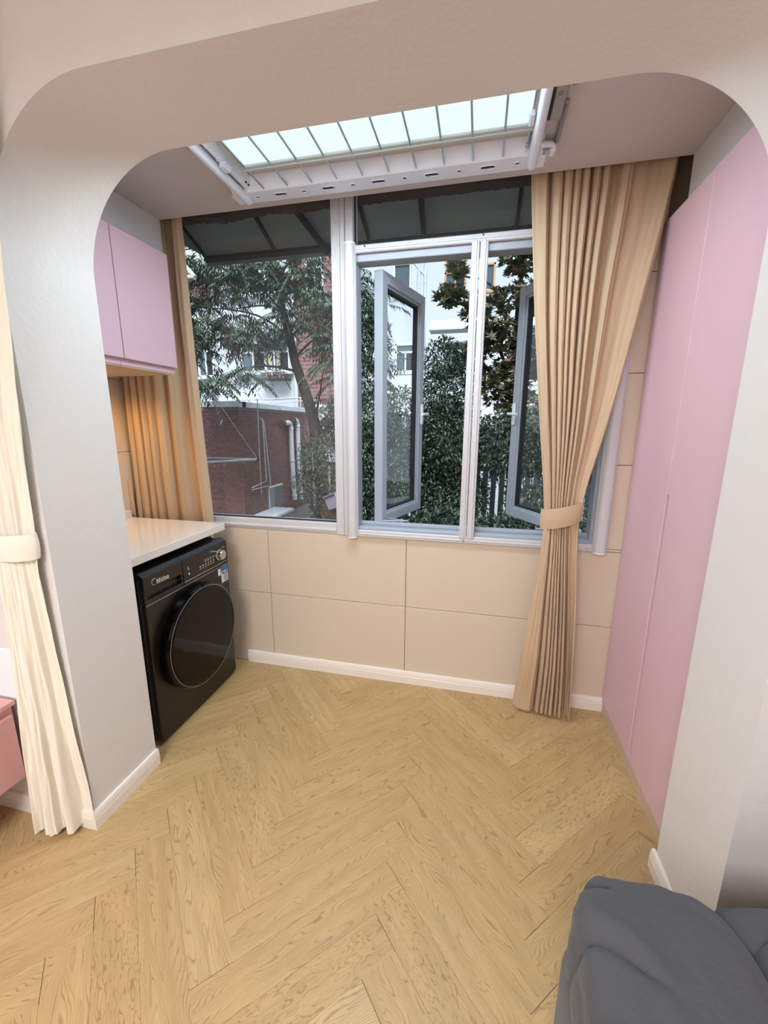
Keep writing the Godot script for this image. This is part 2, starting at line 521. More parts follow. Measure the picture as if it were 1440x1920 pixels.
	struct("ceiling", ce.mesh(), MT.ceil, "low white ceiling of the nook that stops short of the window wall as a curtain slot")
	struct("trim_1", B(V(-0.15, 2.287, 0.10), V(0.265, 2.476, 0.827)), MT.ceil, "white filler strip between the ceiling and the pink wall cupboards", "trim")
	struct("trim_2", B(V(2.625, 2.287, 0.10), V(3.15, 2.476, 0.827)), MT.ceil, "white filler strip between the ceiling and the tall pink wardrobe", "trim")
	baseboard("baseboard_back", V(0.53, 0, 0), V(2.588, 0, 0), V(0, 0, 1), "white moulded baseboard under the window panels")
	baseboard("baseboard_left", V(0.569, 0, 0.824), V(0.569, 0, 1.141), V(1, 0, 0), "white moulded baseboard on the archway side by the washing machine")
	baseboard("baseboard_front", V(-0.05, 0, 1.127), V(0.569, 0, 1.127), V(0, 0, 1), "white moulded baseboard under the floating pink cabinet")
	baseboard("baseboard_right", V(2.537, 0, 0.815), V(2.537, 0, 1.141), V(-1, 0, 0), "white moulded baseboard on the archway side behind the sofa")
	baseboard("baseboard_front_right", V(2.537, 0, 1.127), V(3.9, 0, 1.127), V(0, 0, 1), "white moulded baseboard on the wall behind the grey sofa")

func plank(fl: Node, poly: PackedVector2Array, u0: float, v0: float, along_u: bool, w: float, ln: float, g: float) -> void:
	if absf(area_of(poly)) < 0.0006: return
	var mm := M.new()
	var row := rng.randi() % 8
	var fx := rng.randi() % 2 == 0
	var fy := rng.randi() % 2 == 0
	var inner := Geometry2D.offset_polygon(poly, -0.0004)
	if inner.is_empty(): return
	var top: PackedVector2Array = inner[0]
	var uvof := func(q: Vector2) -> Vector2:
		var u := (q.x + q.y) * sqrt(0.5) - u0
		var v := (q.x - q.y) * sqrt(0.5) - v0
		var s: float = (u if along_u else v) / ln
		var t: float = (v if along_u else u) / w
		if fx: s = 1 - s
		if fy: t = 1 - t
		return Vector2(clampf(s, 0.002, 0.998), (row + clampf(t, 0.02, 0.98)) / 8.0)
	var ix := Geometry2D.triangulate_polygon(top)
	for i in range(0, ix.size(), 3):
		var a := top[ix[i]]
		var b := top[ix[i + 1]]
		var d := top[ix[i + 2]]
		mm.t(V(a.x, 0, a.y), V(b.x, 0, b.y), V(d.x, 0, d.y), Vector3.UP, Vector3.UP, Vector3.UP, uvof.call(a), uvof.call(b), uvof.call(d))
	var c := Vector2.ZERO
	for q in poly: c += q / poly.size()
	if top.size() == poly.size():
		for i in poly.size():
			var a := poly[i]
			var b := poly[(i + 1) % poly.size()]
			var near := 0
			for k in top.size():
				if top[k].distance_squared_to(a) < top[near].distance_squared_to(a): near = k
			var near2 := 0
			for k in top.size():
				if top[k].distance_squared_to(b) < top[near2].distance_squared_to(b): near2 = k
			var o := ((a + b) / 2 - c).normalized()
			var no := V(o.x, 1.0, o.y).normalized()
			mm.t(V(a.x, -0.00015, a.y), V(b.x, -0.00015, b.y), V(top[near2].x, 0, top[near2].y), no, no, no, uvof.call(a), uvof.call(b), uvof.call(top[near2]))
			mm.t(V(a.x, -0.00015, a.y), V(top[near2].x, 0, top[near2].y), V(top[near].x, 0, top[near].y), no, no, no, uvof.call(a), uvof.call(top[near2]), uvof.call(top[near]))
			no = V(o.x, 0, o.y)
			mm.t(V(a.x, -0.00015, a.y), V(b.x, -0.00015, b.y), V(b.x, -0.012, b.y), no, no, no)
			mm.t(V(a.x, -0.00015, a.y), V(b.x, -0.012, b.y), V(a.x, -0.012, a.y), no, no, no)
	put("plank", mm.mesh(), MT.wood[rng.randi() % 4], fl)

func area_of(p: PackedVector2Array) -> float:
	var a := 0.0
	for i in p.size(): a += p[i].cross(p[(i + 1) % p.size()])
	return a / 2

# --- the window
func window() -> void:
	var w := thing("window_1", "white aluminium window with a fixed pane and two casements swung open outwards", "window")
	kind(w)
	var m := M.new()
	m.box(V(0.15, 0.868, -0.085), V(1.135, 0.932, -0.002), 0.003).box(V(0.15, 0.884, -0.03), V(1.135, 0.90, 0.006), 0.003)   # left bottom rail with its lip
	m.box(V(0.15, 0.932, -0.085), V(0.20, 2.60, -0.002), 0.003)
	m.box(V(0.15, 2.60, -0.085), V(2.50, 2.66, -0.002), 0.003)
	m.box(V(1.135, 0.868, -0.085), V(1.180, 2.60, 0.004), 0.003).box(V(1.182, 0.868, -0.085), V(1.205, 2.60, 0.008), 0.003).box(V(1.207, 0.868, -0.085), V(1.247, 2.60, 0.003), 0.003)
	for k in 3: m.box(V(1.143 + k * 0.012, 0.90, 0.0), V(1.146 + k * 0.012, 2.60, 0.0055), 0.001)
	m.box(V(1.247, 2.285, -0.085), V(2.455, 2.316, -0.002), 0.003)
	put("frame", m.mesh(), MT.alu, w)
	m = M.new()
	m.box(V(1.247, 0.868, -0.085), V(2.455, 0.921, -0.002), 0.003).box(V(1.247, 0.921, -0.085), V(2.455, 0.94, -0.055), 0.003)
	m.box(V(1.247, 2.246, -0.085), V(2.455, 2.285, -0.004), 0.003)
	m.box(V(1.247, 0.921, -0.085), V(1.262, 2.246, -0.004), 0.003).box(V(2.44, 0.868, -0.085), V(2.50, 2.60, -0.004), 0.003)
	put("inner_frame", m.mesh(), MT.sash, w)
	m = M.new()
	for e in [[0.20, 1.135, 0.932, 2.60], [1.247, 2.44, 2.316, 2.60]]:
		m.box(V(e[0], e[2], -0.038), V(e[1], e[2] + 0.007, -0.026), 0.001).box(V(e[0], e[3] - 0.007, -0.038), V(e[1], e[3], -0.026), 0.001)
		m.box(V(e[0], e[2], -0.038), V(e[0] + 0.005, e[3], -0.026), 0.001).box(V(e[1] - 0.005, e[2], -0.038), V(e[1], e[3], -0.026), 0.001)
	put("gasket", m.mesh(), MT.rubber, w)
	put("glass_pane", pane(0.203, 0.935, 1.132, 2.597, -0.032), MT.glass, w)
	put("glass_pane", pane(1.25, 2.319, 2.437, 2.597, -0.032), MT.glass, w)
	# retractable insect screen: rails, two cassettes, two pull bars
	m = M.new()
	for e in [[0.868, 0.906], [2.279, 2.314]]:
		m.box(V(1.258, e[0], 0.0), V(2.455, e[1], 0.016), 0.004).box(V(1.258, e[0] + 0.012, 0.0), V(2.455, e[0] + 0.022, 0.0185), 0.002)
	put("screen_rail", m.mesh(), MT.alu, w)
	for e in [[1.208, 1.262, 2.316], [2.455, 2.513, 2.31]]:
		var p := PackedVector2Array([Vector2(e[0], 0.0), Vector2(e[0], 0.028)])
		for i in 9:
			var a := PI - PI * i / 8.0
			p.push_back(Vector2((e[0] + e[1]) / 2 + (e[1] - e[0]) * 0.46 * cos(a), 0.028 + 0.018 * sin(a)))
		p.append_array(PackedVector2Array([Vector2(e[1], 0.028), Vector2(e[1], 0.0)]))
		m = M.new()
		m.x = Transform3D(Basis(V(1, 0, 0), V(0, 0, 1), V(0, -1, 0)), Vector3.ZERO)
		m.prism(p, -0.872, -e[2], 40)
		m.x = Transform3D()
		m.box(V(e[1] - 0.004 if e[0] < 2 else e[0] - 0.004, 0.872, 0.0), V(e[1] + 0.003 if e[0] < 2 else e[0] + 0.003, e[2], 0.02), 0.001)
		var cs := put("screen_cassette", m.mesh(), MT.alu, w)
		m = M.new()
		m.x = Transform3D(Basis(V(1, 0, 0), V(0, 0, 1), V(0, -1, 0)), V(0, 0, 0))
		m.prism(p, -0.865, -0.873, 40)
		m.prism(p, -e[2], -e[2] - 0.006, 40)
		put("end_cap", m.mesh(), MT.white, cs)
	for x0 in [1.811, 1.850]:
		m = M.new()
		m.box(V(x0, 0.895, 0.0), V(x0 + 0.036, 2.285, 0.020), 0.004).box(V(x0 + 0.010, 0.895, 0.018), V(x0 + 0.026, 2.285, 0.025), 0.003)
		put("pull_bar", m.mesh(), MT.alu, w)
	for q in [V(1.32, 0.884, 0.0185), V(1.836, 0.882, 0.0185), V(2.43, 0.884, 0.0185), V(1.31, 2.305, 0.0185), V(1.86, 2.306, 0.0185)]:
		m = M.new()
		m.x = Transform3D(Basis(V(1, 0, 0), V(0, 0, -1), V(0, 1, 0)), q)
		m.lathe([Vector2(0, 0.0012), Vector2(0.0035, 0.0012), Vector2(0.0035, -0.002)], 10)
		put("screw", m.mesh(), MT.rubber, w)
	casement(w, Transform3D(Basis(V(0.287, 0, -0.958), V(0, 1, 0), V(0.958, 0, 0.287)), V(1.38, 0, -0.062)), 1.0)
	casement(w, Transform3D(Basis(V(0.503, 0, 0.864), V(0, 1, 0), V(-0.864, 0, 0.503)), V(2.334, 0, -0.062)), -1.0)
	for e in [[V(1.37, 0.945, -0.07), V(1.52, 0.945, -0.10), V(1.40, 0.945, -0.14)], [V(2.36, 0.945, -0.07), V(2.20, 0.945, -0.09), V(2.31, 0.945, -0.13)]]:
		m = M.new()
		m.tube([e[0], e[1]], 0.005).tube([e[1], e[2]], 0.004)
		put("stay", m.mesh(), MT.sash, w)

func pane(x0: float, y0: float, x1: float, y1: float, z: float) -> ArrayMesh:
	var m := M.new()
	m.q(V(x0, y0, z), V(x1, y0, z), V(x1, y1, z), V(x0, y1, z), V(0, 0, 1))
	return m.mesh()

func casement(w: Node, x: Transform3D, s: float) -> void:
	var sa := Node3D.new()
	sa.name = "sash"; sa.transform = x
	w.add_child(sa, true)
	var b := func(mm: M, x0: float, y0: float, z0: float, x1: float, y1: float, z1: float, c: float) -> void:
		mm.box(V(minf(x0 * s, x1 * s), y0, z0), V(maxf(x0 * s, x1 * s), y1, z1), c)
	var m := M.new()
	var y0 := 0.926
	var y1 := 2.228
	var W := 0.522
	for e in [[0.0, y0, 0.055, y1], [W - 0.055, y0, W, y1], [0.055, y0, W - 0.055, y0 + 0.055], [0.055, y1 - 0.055, W - 0.055, y1]]:
		b.call(m, e[0], e[1], -0.05, e[2], e[3], 0.0, 0.003)
	for e in [[0.052, y0 + 0.052, 0.066, y1 - 0.052], [W - 0.066, y0 + 0.052, W - 0.052, y1 - 0.052], [0.066, y0 + 0.052, W - 0.066, y0 + 0.066], [0.066, y1 - 0.066, W - 0.066, y1 - 0.052]]:
		b.call(m, e[0], e[1], -0.05, e[2], e[3], -0.010, 0.003)
	put("sash_frame", m.mesh(), MT.sash, sa)
	m = M.new()
	for e in [[0.064, y0 + 0.064, 0.078, y1 - 0.064], [W - 0.078, y0 + 0.064, W - 0.064, y1 - 0.064], [0.078, y0 + 0.064, W - 0.078, y0 + 0.078], [0.078, y1 - 0.078, W - 0.078, y1 - 0.064]]:
		b.call(m, e[0], e[1], -0.045, e[2], e[3], -0.018, 0.001)
	put("gasket", m.mesh(), MT.rubber, sa)
	put("glass_pane", pane(minf(0.07 * s, (W - 0.07) * s), y0 + 0.07, maxf(0.07 * s, (W - 0.07) * s), y1 - 0.07, -0.033), MT.glass, sa)
	m = M.new()
	b.call(m, W - 0.042, 1.475, 0.0, W - 0.014, 1.60, 0.012, 0.004)
	m.tube([V((W - 0.028) * s, 1.54, 0.01), V((W - 0.028) * s, 1.54, 0.045), V((W - 0.034) * s, 1.54, 0.05), V((W - 0.12) * s, 1.535, 0.05)], 0.0085)
	put("handle", m.mesh(), MT.white, sa)

# --- cupboards, counter, washing machine, drying rack
func fittings() -> void:
	# wall cupboards, two units side by side
	for e in [[0.174, 0.505, "pink wall cupboard with a plain door, the one next to the beige curtain"], [0.507, 0.826, "pink wall cupboard mostly hidden behind the archway, over the near end of the counter"]]:
		var t := thing("wall_cabinet", e[2], "cabinet", V(0, 0, e[0]), "pink wall cupboards over the counter")
		var d: float = e[1] - e[0]
		put("body", B(V(-0.148, 1.728, 0.0), V(0.325, 2.286, d), 0.001), MT.pink, t)
		put("door", B(V(0.327, 1.755, 0.001), V(0.345, 2.286, d - 0.001), 0.0015), MT.pink, t)
		put("bottom_panel", B(V(-0.148, 1.722, 0.0), V(0.322, 1.728, d), 0.0005), MT.plinth, t)
	var pk := thing("under_cabinet_lamp", "small lit round lamp under the pink wall cupboards", "lamp", V(-0.02, 1.722, 0.335))
	put("lamp_body", M.new().lathe([Vector2(0, 0), Vector2(0.030, 0), Vector2(0.032, -0.004), Vector2(0.032, -0.010), Vector2(0.028, -0.014), Vector2(0.024, -0.014)], 24).mesh(), MT.white, pk)
	put("lamp_lens", M.new().lathe([Vector2(0.024, -0.0135), Vector2(0.016, -0.0155), Vector2(0, -0.016)], 24).mesh(), MT.warm, pk)
	var pl := SpotLight3D.new()
	pl.name = "under_cabinet_light"; pl.position = V(-0.02, 1.698, 0.335); pl.rotation_degrees = V(-90, 0, 0)
	pl.spot_angle = 80.0; pl.light_color = Color(1.0, 0.78, 0.48); pl.light_energy = 0.24; pl.light_size = 0.024; pl.shadow_enabled = true; pl.spot_range = 8.0
	add_child(pl)
	# counter
	var ct := thing("countertop", "glossy white stone counter over the washing machine", "countertop", V(0, 0.882, 0.10))
	put("slab", B(V(-0.15, 0, 0), V(0.496, 0.04, 0.726), 0.002), MT.counter, ct)
	put("upstand", B(V(-0.15, 0.04, 0.0), V(-0.128, 0.083, 0.726), 0.002), MT.counter, ct)
	put("support", B(V(-0.15, -0.05, 0.004), V(0.42, 0.0, 0.024), 0.001), MT.white, ct)
	washing_machine()
	# tall wardrobe
	var wr := thing("wardrobe", "tall pink fitted wardrobe with a slot handle between its doors", "wardrobe", V(2.585, 0, 0))
	put("body", B(V(0.019, 0.06, 0.002), V(0.56, 2.286, 0.826), 0.001), MT.pinkin, wr)
	put("plinth", B(V(0.003, 0.0, 0.012), V(0.55, 0.058, 0.826), 0.001), MT.plinth, wr)
	put("door", B(V(0, 0.062, 0.004), V(0.018, 2.287, 0.3935), 0.0015), MT.pink, wr)
	var p := PackedVector2Array([Vector2(0.396, 2.287), Vector2(0.396, 1.223)])
	for i in 5: p.push_back(Vector2(0.396 + 0.016 + 0.004 * sin(i * PI / 8), 1.219 + 0.004 * cos(i * PI / 8)))
	for i in 5: p.push_back(Vector2(0.396 + 0.016 + 0.004 * cos(i * PI / 8), 0.090 - 0.004 * sin(i * PI / 8)))
	p.append_array(PackedVector2Array([Vector2(0.396, 0.086), Vector2(0.396, 0.062), Vector2(0.826, 0.062), Vector2(0.826, 2.287)]))
	var m := M.new()
	m.x = Transform3D(Basis(V(0, 0, 1), V(0, 1, 0), V(-1, 0, 0)), Vector3.ZERO)
	m.prism(p, 0.0, -0.018)
	put("door", m.mesh(), MT.pink, wr)
	put("handle_stop", B(V(0.004, 0.066, 0.398), V(0.017, 0.082, 0.410), 0.003), MT.white, wr)
	# floating cabinet in the living room
	var tv := thing("floating_cabinet", "coral pink wall-hung cabinet with a white top behind the cream curtain", "cabinet", V(-0.05, 0.19, 1.142))
	put("body", B(V(0, 0, 0), V(0.340, 0.295, 1.5), 0.002), MT.coral, tv)
	put("top", B(V(0, 0.295, 0), V(0.362, 0.313, 1.5), 0.002), MT.coral, tv)
	for k in 3: put("drawer", B(V(0.342, 0.0, 0.012 + k * 0.5), V(0.360, 0.262, 0.508 + k * 0.5), 0.002), MT.coral, tv)
	tag(put("back_panel", B(V(-0.05, 0.505, 1.127), V(0.37, 0.70, 1.137), 0.002), MT.white), "low white splash panel above the floating pink cabinet", "panel")
	drying_rack()
	var cl := thing("ceiling_lamp", "square white lamp on the living room ceiling behind the camera", "lamp", V(1.25, 2.72, 3.7))
	var lm := M.new()
	lm.box(V(-0.64, -0.16, -0.64), V(0.64, 0.0, -0.62), 0.003).box(V(-0.64, -0.16, 0.62), V(0.64, 0.0, 0.64), 0.003).box(V(-0.64, -0.16, -0.62), V(-0.62, 0.0, 0.62), 0.003).box(V(0.62, -0.16, -0.62), V(0.64, 0.0, 0.62), 0.003)
	put("lamp_body", lm.mesh(), MT.white, cl)
	put("lamp_diffuser", B(V(-0.58, -0.036, -0.58), V(0.58, -0.01, 0.58), 0.001), MT.warm, cl)

func washing_machine() -> void:
	var t := thing("washing_machine", "black front-loading washing machine under the white counter", "washing machine", V(0, 0, 0.14))
	var x := 0.525                                                     # the plane of the front
	var m := M.new()
	m.box(V(-0.10, 0.03, 0.0), V(x - 0.024, 0.822, 0.60), 0.008)
	m.box(V(-0.10, 0.822, 0.0), V(x - 0.035, 0.842, 0.60), 0.006)
	put("body", m.mesh(), MT.blackside, t)
	for e in [V(0.45, 0.0, 0.05), V(0.45, 0.0, 0.55), V(-0.06, 0.0, 0.05), V(-0.06, 0.0, 0.55)]:
		m = M.new()
		m.x.origin = e
		put("foot", m.lathe([Vector2(0.02, 0), Vector2(0.02, 0.012), Vector2(0.012, 0.014), Vector2(0.012, 0.032)], 14).mesh(), MT.rubber, t)
	put("lower_front", B(V(x - 0.024, 0.022, 0.0), V(x, 0.698, 0.60), 0.004), MT.black, t)
	# control strip with a sloping top edge
	m = M.new()
	m.x = Transform3D(Basis(V(1, 0, 0), V(0, 1, 0), V(0, 0, 1)), V(0, 0, 0))
	m.prism(PackedVector2Array([Vector2(x - 0.024, 0.7), Vector2(x, 0.7), Vector2(x, 0.825), Vector2(x - 0.004, 0.832), Vector2(x - 0.024, 0.846), Vector2(x - 0.05, 0.846), Vector2(x - 0.05, 0.822), Vector2(x - 0.024, 0.822)]), 0.0, 0.358)
	put("control_panel", m.mesh(), MT.black, t)
	# detergent drawer with a scooped grip: an outline with a notch, and a hollow behind
	m = M.new()
	m.box(V(x - 0.024, 0.765, 0.361), V(x, 0.826, 0.60), 0.002).box(V(x - 0.024, 0.70, 0.361), V(x, 0.722, 0.60), 0.002)
	m.box(V(x - 0.024, 0.72, 0.361), V(x - 0.002, 0.767, 0.372), 0.001).box(V(x - 0.024, 0.72, 0.582), V(x - 0.002, 0.767, 0.60), 0.001)
	m.prism(PackedVector2Array([Vector2(x - 0.024, 0.822), Vector2(x - 0.0005, 0.822), Vector2(x - 0.0005, 0.826), Vector2(x - 0.004, 0.832), Vector2(x - 0.024, 0.846), Vector2(x - 0.05, 0.846), Vector2(x - 0.05, 0.822)]), 0.361, 0.60)
	var dr := put("drawer", m.mesh(), MT.black, t)
	m = M.new()
	m.tube([V(x - 0.001, 0.724, 0.583), V(x, 0.748, 0.566), V(x, 0.752, 0.55), V(x, 0.752, 0.42), V(x - 0.004, 0.744, 0.40), V(x - 0.002, 0.745, 0.374)], 0.0022, -1, 6)
	m.box(V(x - 0.023, 0.722, 0.372), V(x - 0.018, 0.765, 0.582), 0.0)
	put("grip", m.mesh(), MT.black, dr)
	m = M.new()
	m.box(V(x - 0.001, 0.6985, 0.0), V(x + 0.0008, 0.7005, 0.60), 0.0004)
	m.box(V(x - 0.001, 0.716, 0.0), V(x + 0.0008, 0.7185, 0.357), 0.0004)
	put("chrome_line", m.mesh(), MT.chrome, t)
	# porthole door
	m = M.new()
	m.x = Transform3D(Basis(V(0, 0, 1), V(1, 0, 0), V(0, 1, 0)), V(x, 0.420, 0.30))
	m.lathe([Vector2(0.256, 0.0), Vector2(0.263, 0.010), Vector2(0.262, 0.040), Vector2(0.252, 0.050), Vector2(0.240, 0.054)], 64)
	var dd := put("door", m.mesh(), MT.doorglass, t)
	m = M.new()
	m.x = Transform3D(Basis(V(0, 0, 1), V(1, 0, 0), V(0, 1, 0)), V(x, 0.420, 0.30))
	m.lathe([Vector2(0.240, 0.054), Vector2(0.18, 0.056), Vector2(0, 0.058)], 64)
	put("door_glass", m.mesh(), MT.doorglass, dd)
	m = M.new()
	m.x = Transform3D(Basis(V(0, 0, 1), V(1, 0, 0), V(0, 1, 0)), V(x, 0.420, 0.30))
	m.lathe([Vector2(0.2518, 0.0498), Vector2(0.2526, 0.0506), Vector2(0.2512, 0.0514), Vector2(0.2505, 0.0508)], 64)
	put("door_ring", m.mesh(), MT.grayplate, dd)
	# dial
	m = M.new()
	m.x = Transform3D(Basis(V(0, 0, 1), V(1, 0, 0), V(0, 1, 0)), V(x, 0.775, 0.085))
	m.lathe([Vector2(0.030, 0.0), Vector2(0.030, 0.012), Vector2(0.026, 0.014), Vector2(0.0265, 0.032), Vector2(0.0245, 0.035)], 32)
	var kn := put("dial", m.mesh(), MT.chrome, t)
	m = M.new()
	m.x = Transform3D(Basis(V(0, 0, 1), V(1, 0, 0), V(0, 1, 0)), V(x, 0.775, 0.085))
	m.lathe([Vector2(0.0245, 0.035), Vector2(0.023, 0.0353), Vector2(0, 0.0353)], 32)
	put("dial_face", m.mesh(), MT.steel, kn)
	# printed marks
	var face := Basis(V(0, 0, -1), V(0, 1, 0), V(1, 0, 0))
	lettering("maker_name", "Midea", 0.028, Transform3D(face, V(x + 0.0005, 0.788, 0.490)), MT.ink, t)
	m = M.new()                                                         # the open ring before the name
	var arc := []
	for i in 13:
		var a := deg_to_rad(60 + 230.0 * i / 12)
		arc.push_back(V(x + 0.0008, 0.793 + 0.014 * sin(a), 0.541 - 0.014 * cos(a)))
	m.tube(arc, 0.0011, 0.0006, 6)
	put("maker_mark", m.mesh(), MT.ink, t)
	m = M.new()
	for i in 6:
		var z := 0.235 - i * 0.022
		m.box(V(x, 0.742, z - 0.006), V(x + 0.0005, 0.7445, z + 0.006), 0)
		m.box(V(x, 0.752, z - 0.004), V(x + 0.0005, 0.760, z + 0.002), 0)
		if i > 1:
			m.box(V(x, 0.770, z - 0.007), V(x + 0.0005, 0.7725, z + 0.007), 0)
			m.box(V(x, 0.779, z - 0.005), V(x + 0.0005, 0.7815, z + 0.006), 0)
	m.box(V(x, 0.744, 0.315), V(x + 0.0005, 0.754, 0.323), 0).box(V(x, 0.772, 0.316), V(x + 0.0005, 0.777, 0.326), 0).box(V(x, 0.783, 0.318), V(x + 0.0005, 0.786, 0.326), 0)
	m.box(V(x, 0.80, 0.020), V(x + 0.0005, 0.8025, 0.045), 0).box(V(x, 0.735, 0.020), V(x + 0.0005, 0.7375, 0.045), 0)
	kind(put("panel_print", m.mesh(), MT.ink, t), "stuff")
	# energy label
	var lab := put("energy_label", B(V(x, 0.588, 0.010), V(x + 0.0008, 0.694, 0.070), 0), mat("d9dde6", 0.5), t)
	put("label_head", B(V(x + 0.0006, 0.668, 0.010), V(x + 0.0013, 0.694, 0.070), 0), mat("2f6bc4", 0.5), lab)
	put("label_foot", B(V(x + 0.0006, 0.588, 0.010), V(x + 0.0013, 0.603, 0.070), 0), mat("2a3342", 0.5), lab)
	m = M.new()
	for k in 5: m.box(V(x + 0.0006, 0.610 + k * 0.009, 0.016), V(x + 0.0013, 0.614 + k * 0.009, 0.046 + 0.004 * (k % 3)), 0)
	m.box(V(x + 0.0006, 0.652, 0.014), V(x + 0.0013, 0.664, 0.030), 0).box(V(x + 0.0006, 0.652, 0.038), V(x + 0.0013, 0.663, 0.062), 0)
	kind(put("label_print", m.mesh(), mat("5b6470", 0.6), lab), "stuff")
	put("small_tag", B(V(x, 0.652, 0.074), V(x + 0.0008, 0.690, 0.096), 0), mat("dfe6f2", 0.5), t)

func lettering(called: String, text: String, h: float, at: Transform3D, m: Material, parent: Node) -> void:
	var tm := TextMesh.new()
	var f := SystemFont.new()
	f.font_names = PackedStringArray(["Droid Sans"]); f.font_italic = true
	tm.font = f; tm.text = text; tm.font_size = 32; tm.pixel_size = h / 32.0; tm.depth = 0.0008
	tm.horizontal_alignment = HORIZONTAL_ALIGNMENT_CENTER
	put(called, tm, m, parent, at)

func holed_bar(x0: float, x1: float, z0: float, z1: float, y0: float, y1: float, holes: Array) -> M:   # holes: [x, z, half width, radius]
	var m := M.new()
	var edges := [x0]
	for i in holes.size() - 1: edges.push_back((holes[i][0] + holes[i + 1][0]) / 2)
	edges.push_back(x1)
	for i in holes.size():
		var h: Array = holes[i]
		var a0: float = edges[i]
		var a1: float = edges[i + 1]
		var ang := []
		for k in 24: ang.push_back(TAU * k / 24)
		for cx in [a0, a1]:
			for cz in [z0, z1]: ang.push_back(fposmod(atan2(cz - h[1], cx - h[0]), TAU))
		ang.sort()
		var ins := []
		var outs := []
		for a in ang:
			var c := cos(a)
			var s := sin(a)
			ins.push_back(Vector2(h[0] + signf(c) * h[2] * (1.0 if absf(c) > 1e-4 else 0.0) + h[3] * c, h[1] + h[3] * s))
			var k := 1e9
			if absf(c) > 1e-6: k = minf(k, ((a1 if c > 0 else a0) - h[0]) / c)
			if absf(s) > 1e-6: k = minf(k, ((z1 if s > 0 else z0) - h[1]) / s)
			outs.push_back(Vector2(h[0] + k * c, h[1] + k * s))
		for k in ang.size():
			var l := (k + 1) % ang.size()
			for e in [[y0, Vector3.DOWN], [y1, Vector3.UP]]:
				m.q(V(ins[k].x, e[0], ins[k].y), V(ins[l].x, e[0], ins[l].y), V(outs[l].x, e[0], outs[l].y), V(outs[k].x, e[0], outs[k].y), e[1])
			var ni := V(h[0] - (ins[k].x + ins[l].x) / 2, 0, h[1] - (ins[k].y + ins[l].y) / 2).normalized()
			m.q(V(ins[k].x, y0, ins[k].y), V(ins[l].x, y0, ins[l].y), V(ins[l].x, y1, ins[l].y), V(ins[k].x, y1, ins[k].y), ni)
	return m

